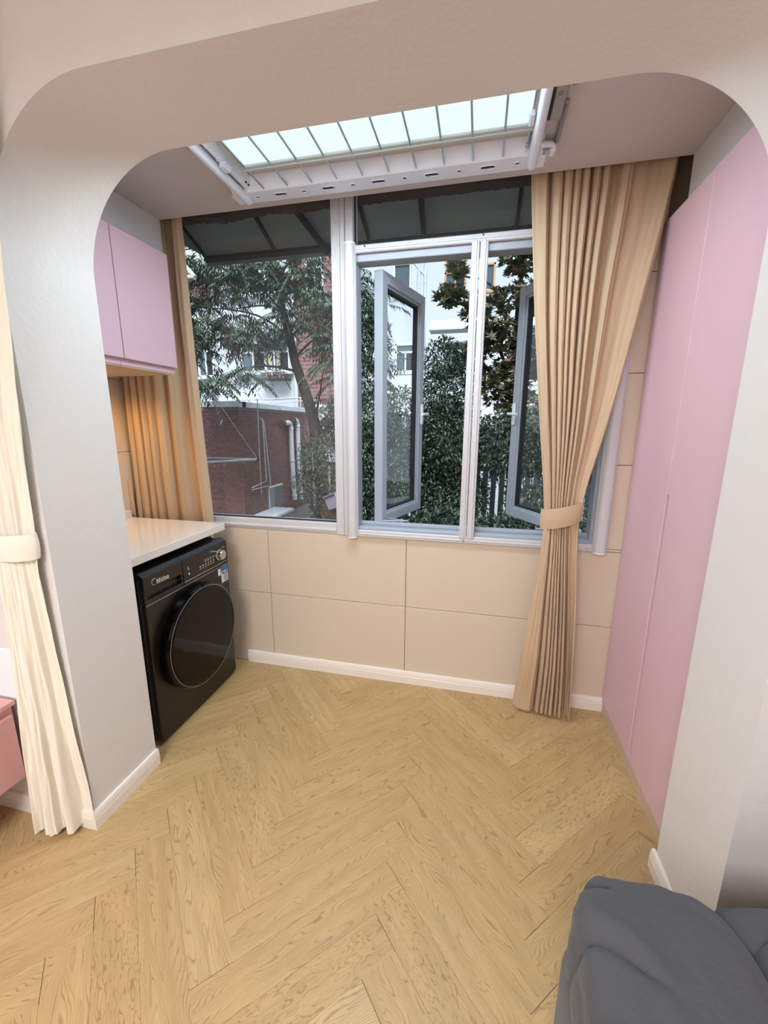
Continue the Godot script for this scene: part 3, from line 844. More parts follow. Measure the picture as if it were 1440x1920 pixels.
func drying_rack() -> void:
	var lp := thing("ceiling_light_panel", "long frosted white light panel on the nook ceiling behind the drying rods", "light panel", V(0, 0, 0))
	var m := M.new()
	m.box(V(0.925, 2.444, 0.435), V(2.022, 2.476, 0.452), 0.002).box(V(0.925, 2.444, 0.783), V(2.022, 2.476, 0.80), 0.002).box(V(0.925, 2.444, 0.452), V(0.945, 2.476, 0.783), 0.002).box(V(2.004, 2.444, 0.452), V(2.022, 2.476, 0.783), 0.002)
	m.box(V(0.935, 2.440, 0.425), V(2.012, 2.446, 0.437), 0.002)
	put("lamp_frame", m.mesh(), mat("b9c0be", 0.35), lp)
	put("lamp_diffuser", B(V(0.945, 2.452, 0.452), V(2.004, 2.474, 0.783), 0), MT.glow, lp)
	var t := thing("drying_rack", "white folding drying rack with ten steel rods under the ceiling light", "drying rack", V(0, 0, 0))
	var holes := []
	for k in 11:
		holes.push_back([0.896 + 0.1079 * k, 0.258, 0.0 if k % 2 == 0 else 0.017, 0.0085 if k % 2 == 0 else 0.0105])
	m = holed_bar(0.785, 2.073, 0.216, 0.290, 2.440, 2.4425, holes)
	m.box(V(0.785, 2.440, 0.2135), V(2.073, 2.474, 0.2165), 0.0008)
	var rows := []
	for e in [[0.290, 2.440], [0.294, 2.4385], [0.300, 2.440], [0.304, 2.445], [0.330, 2.464], [0.344, 2.470], [0.346, 2.476]]:
		rows.push_back(PackedVector3Array([V(0.80, e[1], e[0]), V(1.4, e[1], e[0]), V(2.06, e[1], e[0])]))
	m.grid(rows)
	var bar := put("hanging_bar", m.mesh(), MT.rack, t)
	for h in holes:
		var ring := []
		for k in 25:
			var a := TAU * k / 24
			ring.push_back(V(h[0] + signf(cos(a)) * h[2] * (1.0 if absf(cos(a)) > 1e-4 else 0.0) + (h[3] + 0.001) * cos(a), 2.4395, h[1] + (h[3] + 0.001) * sin(a)))
		put("hole_rim", M.new().tube(ring, 0.0022, -1, 6).mesh(), MT.rack, bar)
	for k in 10:
		put("rod", M.new().tube([V(0.949 + 0.1079 * k, 2.4465, 0.228), V(0.949 + 0.1079 * k, 2.4465, 0.79)], 0.0042, -1, 8).mesh(), MT.steel, t)
	put("rear_bar", B(V(0.80, 2.441, 0.786), V(2.06, 2.468, 0.806), 0.003), MT.rack, t)
	# the two side arms: a round tube outside and a web inside
	for e in [[0.842, 0.862, 0.912], [2.030, 2.010, 2.004]]:
		var xo: float = e[0]
		m = M.new()
		m.tube([V(xo, 2.440, 0.238), V(xo, 2.440, 0.243), V(xo, 2.442, 0.80)], 0.0185, -1, 16)
		var ar := put("arm", m.mesh(), MT.rack, t)
		m = M.new()
		var rr := []
		for z in [0.30, 0.45, 0.79]: rr.push_back(PackedVector3Array([V(e[1] - 0.012 * signf(e[1] - 1.4), 2.443, z), V((e[1] + e[2]) / 2, 2.452, z), V(e[2], 2.472, z)]))
		m.grid(rr)
		m.box(V(minf(e[1], e[2]), 2.4415, 0.292), V(maxf(e[1], e[2]), 2.474, 0.300), 0.001)
		put("web", m.mesh(), MT.rack, ar)
		for z in [0.325, 0.345]:
			m = M.new()
			m.x.origin = V(e[2] - 0.02 * signf(e[1] - 1.4) * -1.0 if e[0] < 1 else e[2] - 0.003, 2.455, z)
			put("screw", m.lathe([Vector2(0, -0.004), Vector2(0.004, -0.004), Vector2(0.004, 0.0)], 10).mesh(), MT.rubber, ar)
	# clips, brackets and the motor box beside the arms
	m = M.new()
	m.prism(PackedVector2Array([Vector2(0.868, 2.430), Vector2(0.889, 2.430), Vector2(0.897, 2.450), Vector2(0.868, 2.450)]), 0.455, 0.495)
	m.tube([V(0.878, 2.447, 0.50), V(0.872, 2.440, 0.515), V(0.880, 2.440, 0.53), V(0.886, 2.447, 0.52)], 0.002, -1, 6)
	put("clip", m.mesh(), MT.rack, t)
	m = M.new()
	m.box(V(1.992, 2.432, 0.46), V(2.010, 2.452, 0.52), 0.004)
	put("clip", m.mesh(), MT.rack, t)
	for e in [[0.792, 0.55, 0.66], [0.815, 0.30, 0.49], [2.103, 0.30, 0.50], [2.112, 0.56, 0.66]]:
		m = M.new()
		m.box(V(e[0] - 0.008, 2.462, e[1]), V(e[0] + 0.008, 2.476, e[2]), 0.005)
		m.box(V(e[0] - 0.0025, 2.458, e[1] + 0.012), V(e[0] + 0.0025, 2.463, e[2] - 0.012), 0.001)
		put("bracket", m.mesh(), MT.grayplate, t)
	m = M.new()
	m.tube([V(2.045, 2.450, 0.335), V(2.085, 2.452, 0.325), V(2.098, 2.456, 0.30)], 0.011, 0.008, 10)
	m.box(V(2.082, 2.444, 0.262), V(2.106, 2.462, 0.300), 0.005).box(V(2.050, 2.452, 0.215), V(2.085, 2.472, 0.285), 0.003)
	put("hinge", m.mesh(), MT.rack, t)
	var mb := thing("motor_box", "flat grey motor box beside the right arm of the drying rack", "motor box", V(0, 0, 0))
	put("box_body", B(V(2.056, 2.446, 0.452), V(2.094, 2.476, 0.80), 0.004), MT.grayplate, mb)
	put("dark_strip", B(V(2.0505, 2.445, 0.458), V(2.058, 2.474, 0.80), 0.002), MT.rubber, mb)
	m = M.new()
	for e in [[0.0, 0.0, 0.012, 0.0015], [0.0, 0.0145, 0.012, 0.016], [0.0, 0.0, 0.0015, 0.016], [0.0105, 0.0, 0.012, 0.016], [0.004, 0.005, 0.008, 0.011]]:
		m.box(V(2.068 + e[0], 2.4455, 0.56 + e[1]), V(2.068 + e[2], 2.4462, 0.56 + e[3]), 0)
	put("printed_mark", m.mesh(), mat("5f6066", 0.5), mb)

# --- curtains and sofa
func soft_goods() -> void:
	var t := thing("curtain", "beige curtain tied back with a band in front of the right casement", "curtain", Vector3.ZERO, "beige window curtains")
	var keys := [[2.60, 2.04, 0.072, 2.610, 0.060, 0.048, 0.0], [2.46, 2.05, 0.078, 2.595, 0.070, 0.048, 0.0], [2.0, 2.09, 0.095, 2.525, 0.100, 0.046, 0.0], [1.47, 2.155, 0.112, 2.435, 0.115, 0.036, 0.1], [1.14, 2.195, 0.125, 2.368, 0.125, 0.020, 0.25], [1.05, 2.203, 0.128, 2.358, 0.128, 0.018, 0.3], [0.90, 2.200, 0.134, 2.362, 0.132, 0.024, 0.45], [0.65, 2.178, 0.142, 2.380, 0.138, 0.040, 0.7], [0.30, 2.150, 0.150, 2.395, 0.142, 0.055, 0.95], [0.018, 2.128, 0.110, 2.405, 0.150, 0.062, 1.0]]
	var folds := [[0.0, 0.55], [0.03, 0.05], [0.10, 0.0], [0.118, 0.35], [0.137, 1.0], [0.157, 0.25], [0.19, 0.0], [0.215, 0.15], [0.228, 0.65], [0.242, 0.15], [0.265, 0.0], [0.285, 0.15], [0.298, 0.6], [0.31, 0.15], [0.33, 0.0], [0.345, 0.15], [0.358, 0.6], [0.37, 0.15], [0.395, 0.0], [0.412, 0.25], [0.43, 1.0], [0.448, 0.25], [0.465, 0.0], [0.482, 0.2], [0.495, 0.65], [0.507, 0.15], [0.53, 0.0], [0.55, 0.3], [0.572, 1.0], [0.615, 1.0], [0.64, 0.3], [0.665, 0.0], [0.695, 0.2], [0.73, 0.55], [0.83, 0.62], [0.895, 0.5], [0.925, 0.1], [0.965, 0.0], [0.99, 0.25], [1.0, 0.6]]
	cloth("fabric", cloth_rows(keys, folds, 420, 90), MT.curtain, t)
	# the band wraps the bundle and rises to the right
	var m := M.new()
	var rows := []
	for k in 9:
		var v := k / 8.0
		var a := PackedVector3Array()
		for i in 49:
			var s := i / 48.0
			var an := PI * (1.12 - 1.24 * s)
			var bulge := 0.004 * sin(v * PI)
			a.push_back(V(2.281 + (0.089 + bulge) * cos(an), lerpf(0.996, 1.092, v) + 0.055 * sm(0.1, 1.0, s) - 0.006 * sin(s * PI), 0.098 + (0.048 + bulge) * sin(an)))
		rows.push_back(a)
	m.grid(rows)
	put("tieback", m.mesh(), MT.curtain, t)
	t = thing("curtain", "beige curtain hanging in folds behind the counter and pink cupboards", "curtain", Vector3.ZERO, "beige window curtains")
	keys = [[2.60, -0.115, 0.066, 0.345, 0.066, 0.036], [1.8, -0.12, 0.066, 0.352, 0.066, 0.040], [1.2, -0.13, 0.064, 0.372, 0.066, 0.042], [0.86, -0.135, 0.062, 0.382, 0.066, 0.044]]
	folds = [[0.0, 0.7], [0.02, 0.1], [0.045, 0.0], [0.06, 0.3], [0.075, 0.9], [0.09, 0.2], [0.14, 0.0], [0.165, 0.2], [0.19, 1.0], [0.21, 0.2], [0.25, 0.0], [0.275, 0.4], [0.29, 0.9], [0.305, 0.15], [0.35, 0.0], [0.38, 0.5], [0.405, 0.9], [0.425, 0.15], [0.47, 0.0], [0.505, 0.2], [0.53, 0.6], [0.55, 1.0], [0.595, 1.0], [0.62, 0.25], [0.66, 0.0], [0.70, 0.4], [0.76, 0.95], [0.84, 1.1], [0.87, 0.6], [0.905, 0.0], [0.97, 0.0], [0.99, 0.3], [1.0, 0.8]]
	cloth("fabric", cloth_rows(keys, folds, 320, 60), MT.curtain, t)
	m = M.new()
	m.x = Transform3D(Basis(Vector3.UP, deg_to_rad(20)), V(-0.138, 0, 0.078))
	m.box(V(-0.011, 0.93, -0.003), V(0.011, 1.14, 0.003), 0.0025)
	put("loose_tieback", m.mesh(), MT.curtain, t)
	t = thing("curtain", "cream sheer curtain gathered by a band beside the archway", "curtain")
	keys = [[2.715, 0.33, 1.19, 0.68, 1.185, 0.045], [2.15, 0.335, 1.19, 0.655, 1.185, 0.04], [1.79, 0.35, 1.185, 0.615, 1.175, 0.035], [1.39, 0.37, 1.18, 0.575, 1.165, 0.025], [1.12, 0.392, 1.175, 0.556, 1.16, 0.014], [1.05, 0.395, 1.175, 0.55, 1.16, 0.014], [0.90, 0.395, 1.18, 0.548, 1.16, 0.02], [0.55, 0.40, 1.205, 0.562, 1.16, 0.03], [0.02, 0.392, 1.235, 0.590, 1.165, 0.06]]
	folds = [[0.0, 0.6], [0.05, 0.35], [0.12, 0.5], [0.2, 0.85], [0.24, 0.2], [0.34, 0.0], [0.42, 0.1], [0.47, 0.6], [0.5, 0.75], [0.53, 0.3], [0.62, 0.0], [0.68, 0.15], [0.74, 0.7], [0.78, 0.85], [0.86, 0.75], [0.96, 0.6], [1.0, 0.45]]
	cloth("fabric", cloth_rows(keys, folds, 200, 80, 0.006), MT.sheer, t)
	m = M.new()
	rows = []
	for k in 9:
		var v := k / 8.0
		var a := PackedVector3Array()
		for i in 41:
			var s := i / 40.0
			var an := PI * (1.1 - 1.2 * s)
			a.push_back(V(0.472 + (0.084 + 0.004 * sin(v * PI)) * cos(an), lerpf(1.045, 1.128, v) + 0.012 * s, 1.155 + (0.036 + 0.004 * sin(v * PI)) * sin(an)))
		rows.push_back(a)
	m.grid(rows)
	put("tieback", m.mesh(), MT.sheer, t)
	sofa()

func sofa() -> void:
	var t := thing("sofa", "dark grey velvet sofa with a plump padded arm beside the archway", "sofa", V(0, 0, 0))
	var nz := FastNoiseLite.new()
	nz.frequency = 1.0; nz.seed = 31; nz.fractal_octaves = 3
	var h := V(0.146, 0.110, 0.36)
	var pad := func(p: Vector3, d: Vector3) -> Vector3:
		var q := p
		q += d * (0.010 * nz.get_noise_3d(p.x * 7, p.y * 7, p.z * 5))
		# creases that run in from the outer edge, each a groove with a puffed lip
		for e in [[-0.225, 0.25, 0.014, 0.010, 0.00], [-0.055, 0.75, 0.036, 0.015, 0.08], [0.07, 0.55, 0.020, 0.020, 0.14], [-0.325, -0.1, 0.012, 0.010, -0.06]]:
			var l: float = p.z - e[0] - (p.x + 0.14) * e[1] - 2.0 * (p.x + 0.14) * (p.x + 0.14)
			var reach := 1.0 - sm(-0.08, e[4], p.x)
			q -= d * (e[2] * exp(-l * l / (e[3] * e[3])) * reach)
			l += 0.034
			q += d * (e[2] * 0.55 * exp(-l * l / (e[3] * e[3] * 1.8)) * reach)
		# the seam round the top panel on the far side
		var c := pow(pow(absf(p.x / h.x), 4.0) + pow(absf(p.z / h.z), 4.0), 0.25) - 0.86
		if p.y > 0: q -= d * (0.006 * exp(-c * c / 0.0006) * sm(-0.06, 0.02, p.x) * sm(0.25, 0.0, p.z))
		return q
	put("arm_pad", pillow(h, 5.0, 200, 110, pad), MT.sofa, t, Transform3D(Basis(Vector3.FORWARD, deg_to_rad(2)), V(2.236, 0.530, 1.735)))
	put("arm_base", pillow(V(0.140, 0.26, 0.37), 9.0, 72, 40), MT.sofa, t, Transform3D(Basis(), V(2.228, 0.255, 1.775)))
	put("back_cushion", pillow(V(0.46, 0.20, 0.165), 12.0, 120, 64, func(p: Vector3, d: Vector3) -> Vector3: return p + d * (0.012 * nz.get_noise_3d(p.x * 6 + 9, p.y * 6, p.z * 6))), MT.sofa, t, Transform3D(Basis(Vector3.RIGHT, deg_to_rad(4)), V(2.845, 0.440, 1.585)))
	put("seat", pillow(V(0.46, 0.22, 0.36), 7.0, 64, 40), MT.sofa, t, Transform3D(Basis(), V(2.84, 0.22, 1.80)))
	put("back_frame", pillow(V(0.53, 0.308, 0.045), 9.0, 96, 48), MT.sofa, t, Transform3D(Basis(), V(2.865, 0.308, 1.418)))

# --- outside
func leaf(m: M, b: Vector3, dir: Vector3, up: Vector3, ln: float, wd: float, fold := 0.25, bend := 0.0) -> void:
	var side := dir.cross(up).normalized()
	var nu := side.cross(dir).normalized()
	var mid := b + dir * ln * 0.45 + nu * ln * bend
	var l := mid + side * wd * 0.5 + nu * wd * fold
	var r := mid - side * wd * 0.5 + nu * wd * fold
	var tip := b + dir * ln - nu * ln * bend
	var nl := (nu - side * fold * 1.5).normalized()
	var nr := (nu + side * fold * 1.5).normalized()
	m.t(b, l, mid, nl, nl, nl); m.t(mid, l, tip, nl, nl, nl)
	m.t(b, mid, r, nr, nr, nr); m.t(mid, tip, r, nr, nr, nr)

func any_dir() -> Vector3:
	return V(rng.randfn(), rng.randfn(), rng.randfn()).normalized()

func limb(pts: Array, r0: float, r1: float) -> ArrayMesh:
	var c := Curve3D.new()
	for i in pts.size():
		var tan: Vector3 = (pts[mini(i + 1, pts.size() - 1)] - pts[maxi(i - 1, 0)]) / 5.0
		c.add_point(pts[i], -tan, tan)
	var out := []
	var n := pts.size() * 4
	for i in n + 1: out.push_back(c.samplef(float(i) / n * (pts.size() - 1)))
	return M.new().tube(out, r0, r1, 9).mesh()

func shrub(called: String, label: String, at: Vector3, blobs: Array, count: int, ln: float, wd: float, c0: Color, c1: Color, stems: Array, group := "", cat := "shrub") -> void:
	var t := thing(called, label, cat, at, group)
	var m := M.new()
	m.use_c = true
	var vol := 0.0
	for b in blobs: vol += b[1].x * b[1].y * b[1].z
	for b in blobs:
		var k := int(count * b[1].x * b[1].y * b[1].z / vol)
		for i in k:
			var d := any_dir()
			var p: Vector3 = b[0] + d * b[1] * pow(rng.randf(), 0.30)
			var o := (d * 0.7 + any_dir() * 0.9 + V(0, -0.15, 0.1)).normalized()
			m.col = c0.lerp(c1, pow(rng.randf(), 1.6))
			leaf(m, p - at, o, (Vector3.UP + any_dir() * 0.6).normalized(), ln * rnd(0.7, 1.2), wd * rnd(0.8, 1.15), 0.2, 0.06)
	kind(put("foliage", m.mesh(), MT.leaf, t), "stuff")
	for s in stems:
		var q := []
		for p in s: q.push_back(p - at)
		put("stem", limb(q, 0.028, 0.008), MT.bark, t)

func wall_window(b: Node, x0: float, y0: float, x1: float, y1: float, z: float, cols: int, sill := true, wood := false, transom := 0.3) -> void:
	var m := M.new()
	var f := 0.05
	m.box(V(x0, y0, z - 0.04), V(x0 + f, y1, z + 0.05), 0.004).box(V(x1 - f, y0, z - 0.04), V(x1, y1, z + 0.05), 0.004)
	m.box(V(x0, y0, z - 0.04), V(x1, y0 + f, z + 0.05), 0.004).box(V(x0, y1 - f, z - 0.04), V(x1, y1, z + 0.05), 0.004)
	var yt := y1 - (y1 - y0) * transom
	if transom > 0: m.box(V(x0, yt - 0.025, z - 0.04), V(x1, yt + 0.025, z + 0.05), 0.004)
	for k in range(1, cols): m.box(V(lerpf(x0, x1, float(k) / cols) - 0.022, y0, z - 0.04), V(lerpf(x0, x1, float(k) / cols) + 0.022, yt, z + 0.05), 0.004)
	if sill: m.box(V(x0 - 0.08, y0 - 0.07, z - 0.02), V(x1 + 0.08, y0, z + 0.14), 0.006)
	var w := put("window", m.mesh(), MT.winwood if wood else MT.winframe, b)
	for k in cols: put("pane", B(V(lerpf(x0, x1, float(k) / cols) + 0.02, y0 + 0.03, z - 0.02), V(lerpf(x0, x1, float(k + 1) / cols) - 0.02, yt, z + 0.01), 0), MT.winglass if k % 2 == 0 else MT.windark, w)
	if transom > 0: put("pane", B(V(x0 + 0.03, yt, z - 0.02), V(x1 - 0.03, y1 - 0.03, z + 0.01), 0), MT.winglass, w)

func outside() -> void:
	struct("ground", B(V(-14, -1.2, -16), V(14, -0.9, -0.2), 0), MT.ground, "bare earth and grass yard outside the window", "ground")
	tag(put("path", B(V(-1.9, -0.9, -8.7), V(9.0, -0.86, -7.15), 0.01), MT.path), "pale concrete path beyond the shrubs", "path")
	# rough lintel edge over the window
	var m := M.new()
	var p := PackedVector2Array([Vector2(0.10, 2.70)])
	for i in 161:
		var x := 0.10 + i * 0.015
		p.push_back(Vector2(x, 2.562 + (0.010 * sin(i * 0.19) * sin(i * 0.053) + rnd(-0.005, 0.004) if x < 1.15 else rnd(-0.003, 0.003))))
	p.push_back(Vector2(2.50, 2.70))
	m.prism(p, -0.16, -0.09)
	struct("trim_3", m.mesh(), MT.rust, "rough dark mortar edge hanging under the head of the window", "trim")
	awning()
	laundry_bracket()
	shed()
	buildings()
	trees()

func awning() -> void:
	# a sheet awning on thin struts, sloping down away from the wall
	var t := thing("awning", "grey sheet window awning on thin dark struts seen from below", "awning")
	var slope := Vector2(-0.70, -0.30).normalized()
	var o := V(0, 2.99, -0.20)
	var at := func(x: float, s: float, up: float) -> Vector3: return o + V(x, slope.y * s + up * -slope.x, slope.x * s + up * slope.y)
	var ln := 0.76
	var bar := func(mm: M, x0: float, s0: float, x1: float, s1: float, w: float, up: float) -> void:
		var a: Vector3 = at.call(x0, s0, up)
		var b: Vector3 = at.call(x1, s1, up)
		var d := (b - a).normalized()
		var nn := V(0, -slope.x, slope.y).normalized()
		var sd := d.cross(nn).normalized()
		mm.x = Transform3D(Basis(d, nn, sd), a)
		mm.box(V(0, -w * 0.5, -w * 0.5), V(a.distance_to(b), w * 0.5, w * 0.5), 0.002)
		mm.x = Transform3D()
	var xs := [-0.16, 0.40, 1.10, 2.05, 3.0]
	for i in 4:
		m_sheet(t, at, xs[i] + 0.004, xs[i + 1] - 0.004, ln)
	for x in xs:
		var m := M.new()
		bar.call(m, x, 0.0, x, ln, 0.022, -0.014)
		put("rib", m.mesh(), MT.awnframe, t)
	var m2 := M.new()
	bar.call(m2, -0.18, ln, 3.02, ln, 0.035, -0.012)
	put("front_beam", m2.mesh(), MT.awnframe, t)
	m2 = M.new()
	for e in [[at.call(-0.17, ln + 0.015, -0.005), at.call(3.02, ln + 0.015, -0.005)]]:
		m2.box(V(-0.19, e[0].y - 0.045, e[0].z - 0.006), V(3.03, e[0].y + 0.005, e[0].z + 0.002), 0.002)
	put("valance", m2.mesh(), MT.awn, t)
	for e in [[0.60, 0.05, 0.80, ln], [1.50, 0.05, 1.475, ln]]:
		m2 = M.new()
		bar.call(m2, e[0], e[1], e[2], e[3], 0.032, -0.05)
		put("strut", m2.mesh(), MT.awnframe, t)
	# side panel hanging at the left end
	m2 = M.new()
	m2.f(at.call(-0.16, 0, 0), at.call(-0.16, ln, 0), V(-0.16, 2.66, -0.2), V(1, 2.6, -0.5))
	m2.f(at.call(-0.165, 0, 0), at.call(-0.165, ln, 0), V(-0.165, 2.66, -0.2), V(-1, 2.6, -0.5))
	put("side_panel", m2.mesh(), MT.awn, t)

func m_sheet(t: Node, at: Callable, x0: float, x1: float, ln: float) -> void:
	var m := M.new()
	var a: Vector3 = at.call(x0, 0, 0)
	var b: Vector3 = at.call(x1, 0, 0)
	var c: Vector3 = at.call(x1, ln, 0)
	var d: Vector3 = at.call(x0, ln, 0)
	var nn := (b - a).cross(d - a).normalized()
	if nn.y < 0: nn = -nn
	m.q(a, b, c, d, -nn)
	m.q(a + nn * 0.006, b + nn * 0.006, c + nn * 0.006, d + nn * 0.006, nn)
	put("sheet", m.mesh(), MT.awn, t)

func laundry_bracket() -> void:
	var t := thing("laundry_bracket", "white tube laundry bracket reaching out from the wall with small hooks", "laundry bracket")
	var j := V(-0.02, 1.17, -1.2)
	put("tube", M.new().tube([j, V(-0.75, 1.17, -1.2), V(-1.4, 1.17, -1.2)], 0.0075).mesh(), MT.pvc, t)
	put("tube", M.new().tube([j, V(-0.36, 1.165, -0.72), V(-0.72, 1.16, -0.215)], 0.0105).mesh(), MT.pvc, t)
	put("tube", M.new().tube([V(0.01, 1.69, -1.2), V(0.0, 1.25, -1.2), V(-0.002, 0.86, -1.2)], 0.0045).mesh(), MT.pvc, t)
	put("cable", M.new().tube([j, V(-0.37, 1.66, -1.2), V(-1.1, 2.64, -1.2)], 0.0025, -1, 6).mesh(), MT.pvc, t)
	put("joint", pillow(V(0.016, 0.016, 0.016), 2.2, 12, 8), MT.rubber, t, Transform3D(Basis(), j))
	for e in [V(-0.19, 1.135, -0.95), V(-0.235, 1.135, -0.88), V(-0.16, 1.145, -1.2), V(-0.44, 1.15, -1.2)]:
		var ring := []
		for k in 11:
			var a := TAU * k / 12.0
			ring.push_back(e + V(0.010 * sin(a), 0.014 * cos(a), 0.004 * sin(a)))
		put("hook", M.new().tube(ring, 0.002, -1, 6).mesh(), MT.pvc, t)

func tiles(parent: Node, called: String, o: Vector3, right: Vector3, out: Vector3, wdt: float, y0: float, y1: float, holes: Array) -> void:   # small facing bricks, too many to be parts
	var m := M.new()
	m.use_c = true
	var ch := 0.050
	var cw := 0.105
	for r in int((y1 - y0) / ch):
		for k in int(wdt / cw) + 1:
			var a := k * cw + (0.5 * cw if r % 2 else 0.0) - 0.5 * cw
			var a1 := minf(a + cw - 0.009, wdt)
			a = maxf(a, 0.0)
			if a1 - a < 0.012: continue
			var yy := y0 + r * ch
			var skip := false
			for h in holes:
				if a1 > h[0] and a < h[1] and yy + ch > h[2] and yy < h[3]: skip = true
			m.col = Color(0.150, 0.062, 0.062).lerp(Color(0.215, 0.098, 0.090), rng.randf())
			if skip: continue
			var f := out * (0.007 + rnd(0, 0.002))
			var q := [o + right * a + V(0, yy, 0), o + right * a1 + V(0, yy, 0), o + right * a1 + V(0, yy + ch - 0.009, 0), o + right * a + V(0, yy + ch - 0.009, 0)]
			m.q(q[0] + f, q[1] + f, q[2] + f, q[3] + f, out)
			for i in 4:
				var e: Vector3 = q[(i + 1) % 4] - q[i]
				m.q(q[i], q[(i + 1) % 4], q[(i + 1) % 4] + f, q[i] + f, e.cross(out).normalized())
	kind(put(called, m.mesh(), MT.brick, parent), "stuff")

func shed() -> void:
	var t := thing("brick_outbuilding", "low flat-roofed outbuilding faced with small red-brown bricks under a pale coping", "building", V(-4.3, -0.9, -6.6))
	var o := t.position
	var m := M.new()
	m.box(V(-6.0, -0.9, -8.2) - o, V(-2.55, 1.79, -5.0) - o, 0)
	put("wall", m.mesh(), MT.mortar, t)
	tiles(t, "bricks", V(-2.55, -0.9, -5.0) - o, V(0, 0, -1), V(1, 0, 0), 3.2, 0.30, 2.68, [[0.95, 1.62, 0.0, 1.03]])
	tiles(t, "bricks", V(-4.6, -0.9, -5.0) - o, V(1, 0, 0), V(0, 0, 1), 2.05, 0.30, 2.68, [])
	for k in 4: put("coping", B(V(-2.75, 1.79, -5.85 - 0.8 * k) - o, V(-2.50, 1.90, -5.05 - 0.8 * k) - o, 0.008), MT.coping, t)
	for k in 4: put("coping", B(V(-3.30 - 0.85 * k, 1.79, -5.2) - o, V(-2.50 - 0.85 * k + (0.0 if k else 0.0), 1.90, -4.95) - o, 0.008), MT.coping, t)
	put("roof", B(V(-6.0, 1.78, -8.2) - o, V(-2.7, 1.86, -5.1) - o, 0.0), MT.coping, t)
	# recessed doorway
	var d := M.new()
	d.box(V(-2.548, -0.9, -5.99) - o, V(-2.538, 0.13, -5.95) - o, 0.002).box(V(-2.548, 0.10, -6.62) - o, V(-2.538, 0.14, -5.95) - o, 0.002)
	var dw := put("doorway", d.mesh(), MT.winframe, t)
	put("pane", B(V(-2.548, -0.9, -6.22) - o, V(-2.543, 0.10, -5.99) - o, 0), MT.winglass, dw)
	put("opening", B(V(-2.549, -0.9, -6.62) - o, V(-2.546, 0.10, -6.22) - o, 0), MT.windark, dw)
	put("canopy", B(V(-2.54, -0.40, -6.15) - o, V(-2.05, -0.34, -5.30) - o, 0.008), MT.coping, t)
	# drain pipes on the side wall
	for e in [[-7.02, 1.52, -0.33, -6.62, "white drainpipe with an elbow on the brick outbuilding, the one nearer its doorway"], [-7.40, 1.58, -0.38, -7.17, "white drainpipe with an elbow on the brick outbuilding, the one nearer the tree trunk"]]:
		var dp := thing("drainpipe", e[4], "pipe", V(-2.46, e[2], e[0]), "drainpipes on the outbuilding")
		var h: float = e[1] - e[2]
		var r := [V(0, 0.0, -0.06), V(0, h * 0.5, 0.0), V(0, h - 0.09, 0.0), V(0, h - 0.03, 0.03), V(0, h, 0.10), V(0, h - 0.01, e[3] - e[0])]
		put("pipe", M.new().tube(r, 0.055, -1, 14).mesh(), MT.pvc, dp)
		for y in [0.1, h * 0.52, h - 0.14]:
			m = M.new()
			m.x.origin = V(0, y, -0.06 * (1 - y / h * 1.9) if y < h * 0.5 else 0.0)
			put("collar", m.lathe([Vector2(0.055, -0.02), Vector2(0.066, -0.02), Vector2(0.066, 0.02), Vector2(0.055, 0.02)], 14).mesh(), MT.pvc, dp)
		m = M.new()
		m.tube([V(0, h, e[3] - e[0] - 0.05), V(0, h, e[3] - e[0] + 0.05)], 0.068, -1, 12)
		m.tube([V(0.0, h, e[3] - e[0]), V(-0.08, h, e[3] - e[0])], 0.05, -1, 12)
		put("elbow", m.mesh(), MT.rust, dp)
	# a folded airer hanging on the bricks
	var a := thing("wall_airer", "thin white folded airer frame hanging on the brick outbuilding", "airer", V(-2.48, 1.6, -5.75))
	put("rod", M.new().tube([V(-0.05, 0, 0), V(0.0, -0.02, 0.0), V(0, -1.30, -0.02), V(0.02, -1.36, 0.6)], 0.012, -1, 6).mesh(), MT.pvc, a)
	put("rod", M.new().tube([V(-0.05, -0.06, -0.03), V(0.0, -0.08, -0.05), V(0, -1.42, -0.20), V(0.02, -1.40, 0.6)], 0.012, -1, 6).mesh(), MT.pvc, a)
	# clothes rack on the flat roof
	var rk := thing("roof_rack", "white tube drying frame standing on the flat roof of the outbuilding", "drying frame", V(-2.8, 1.86, -6.3))
	for e in [[V(-0.8, 0.06, 0.9), V(0.75, 0.20, -0.4)], [V(0.75, 0.20, -0.4), V(0.80, 0.20, -1.4)], [V(-0.5, 0.10, -0.4), V(0.80, 0.20, -1.4)], [V(0.75, 0.20, -0.4), V(0.75, 0.0, -0.4)], [V(-0.1, 0.14, 0.3), V(-0.1, 0.0, 0.3)], [V(0.80, 0.20, -1.4), V(0.80, 0.0, -1.4)]]:
		put("tube", M.new().tube(e, 0.016, -1, 6).mesh(), MT.pvc, rk)

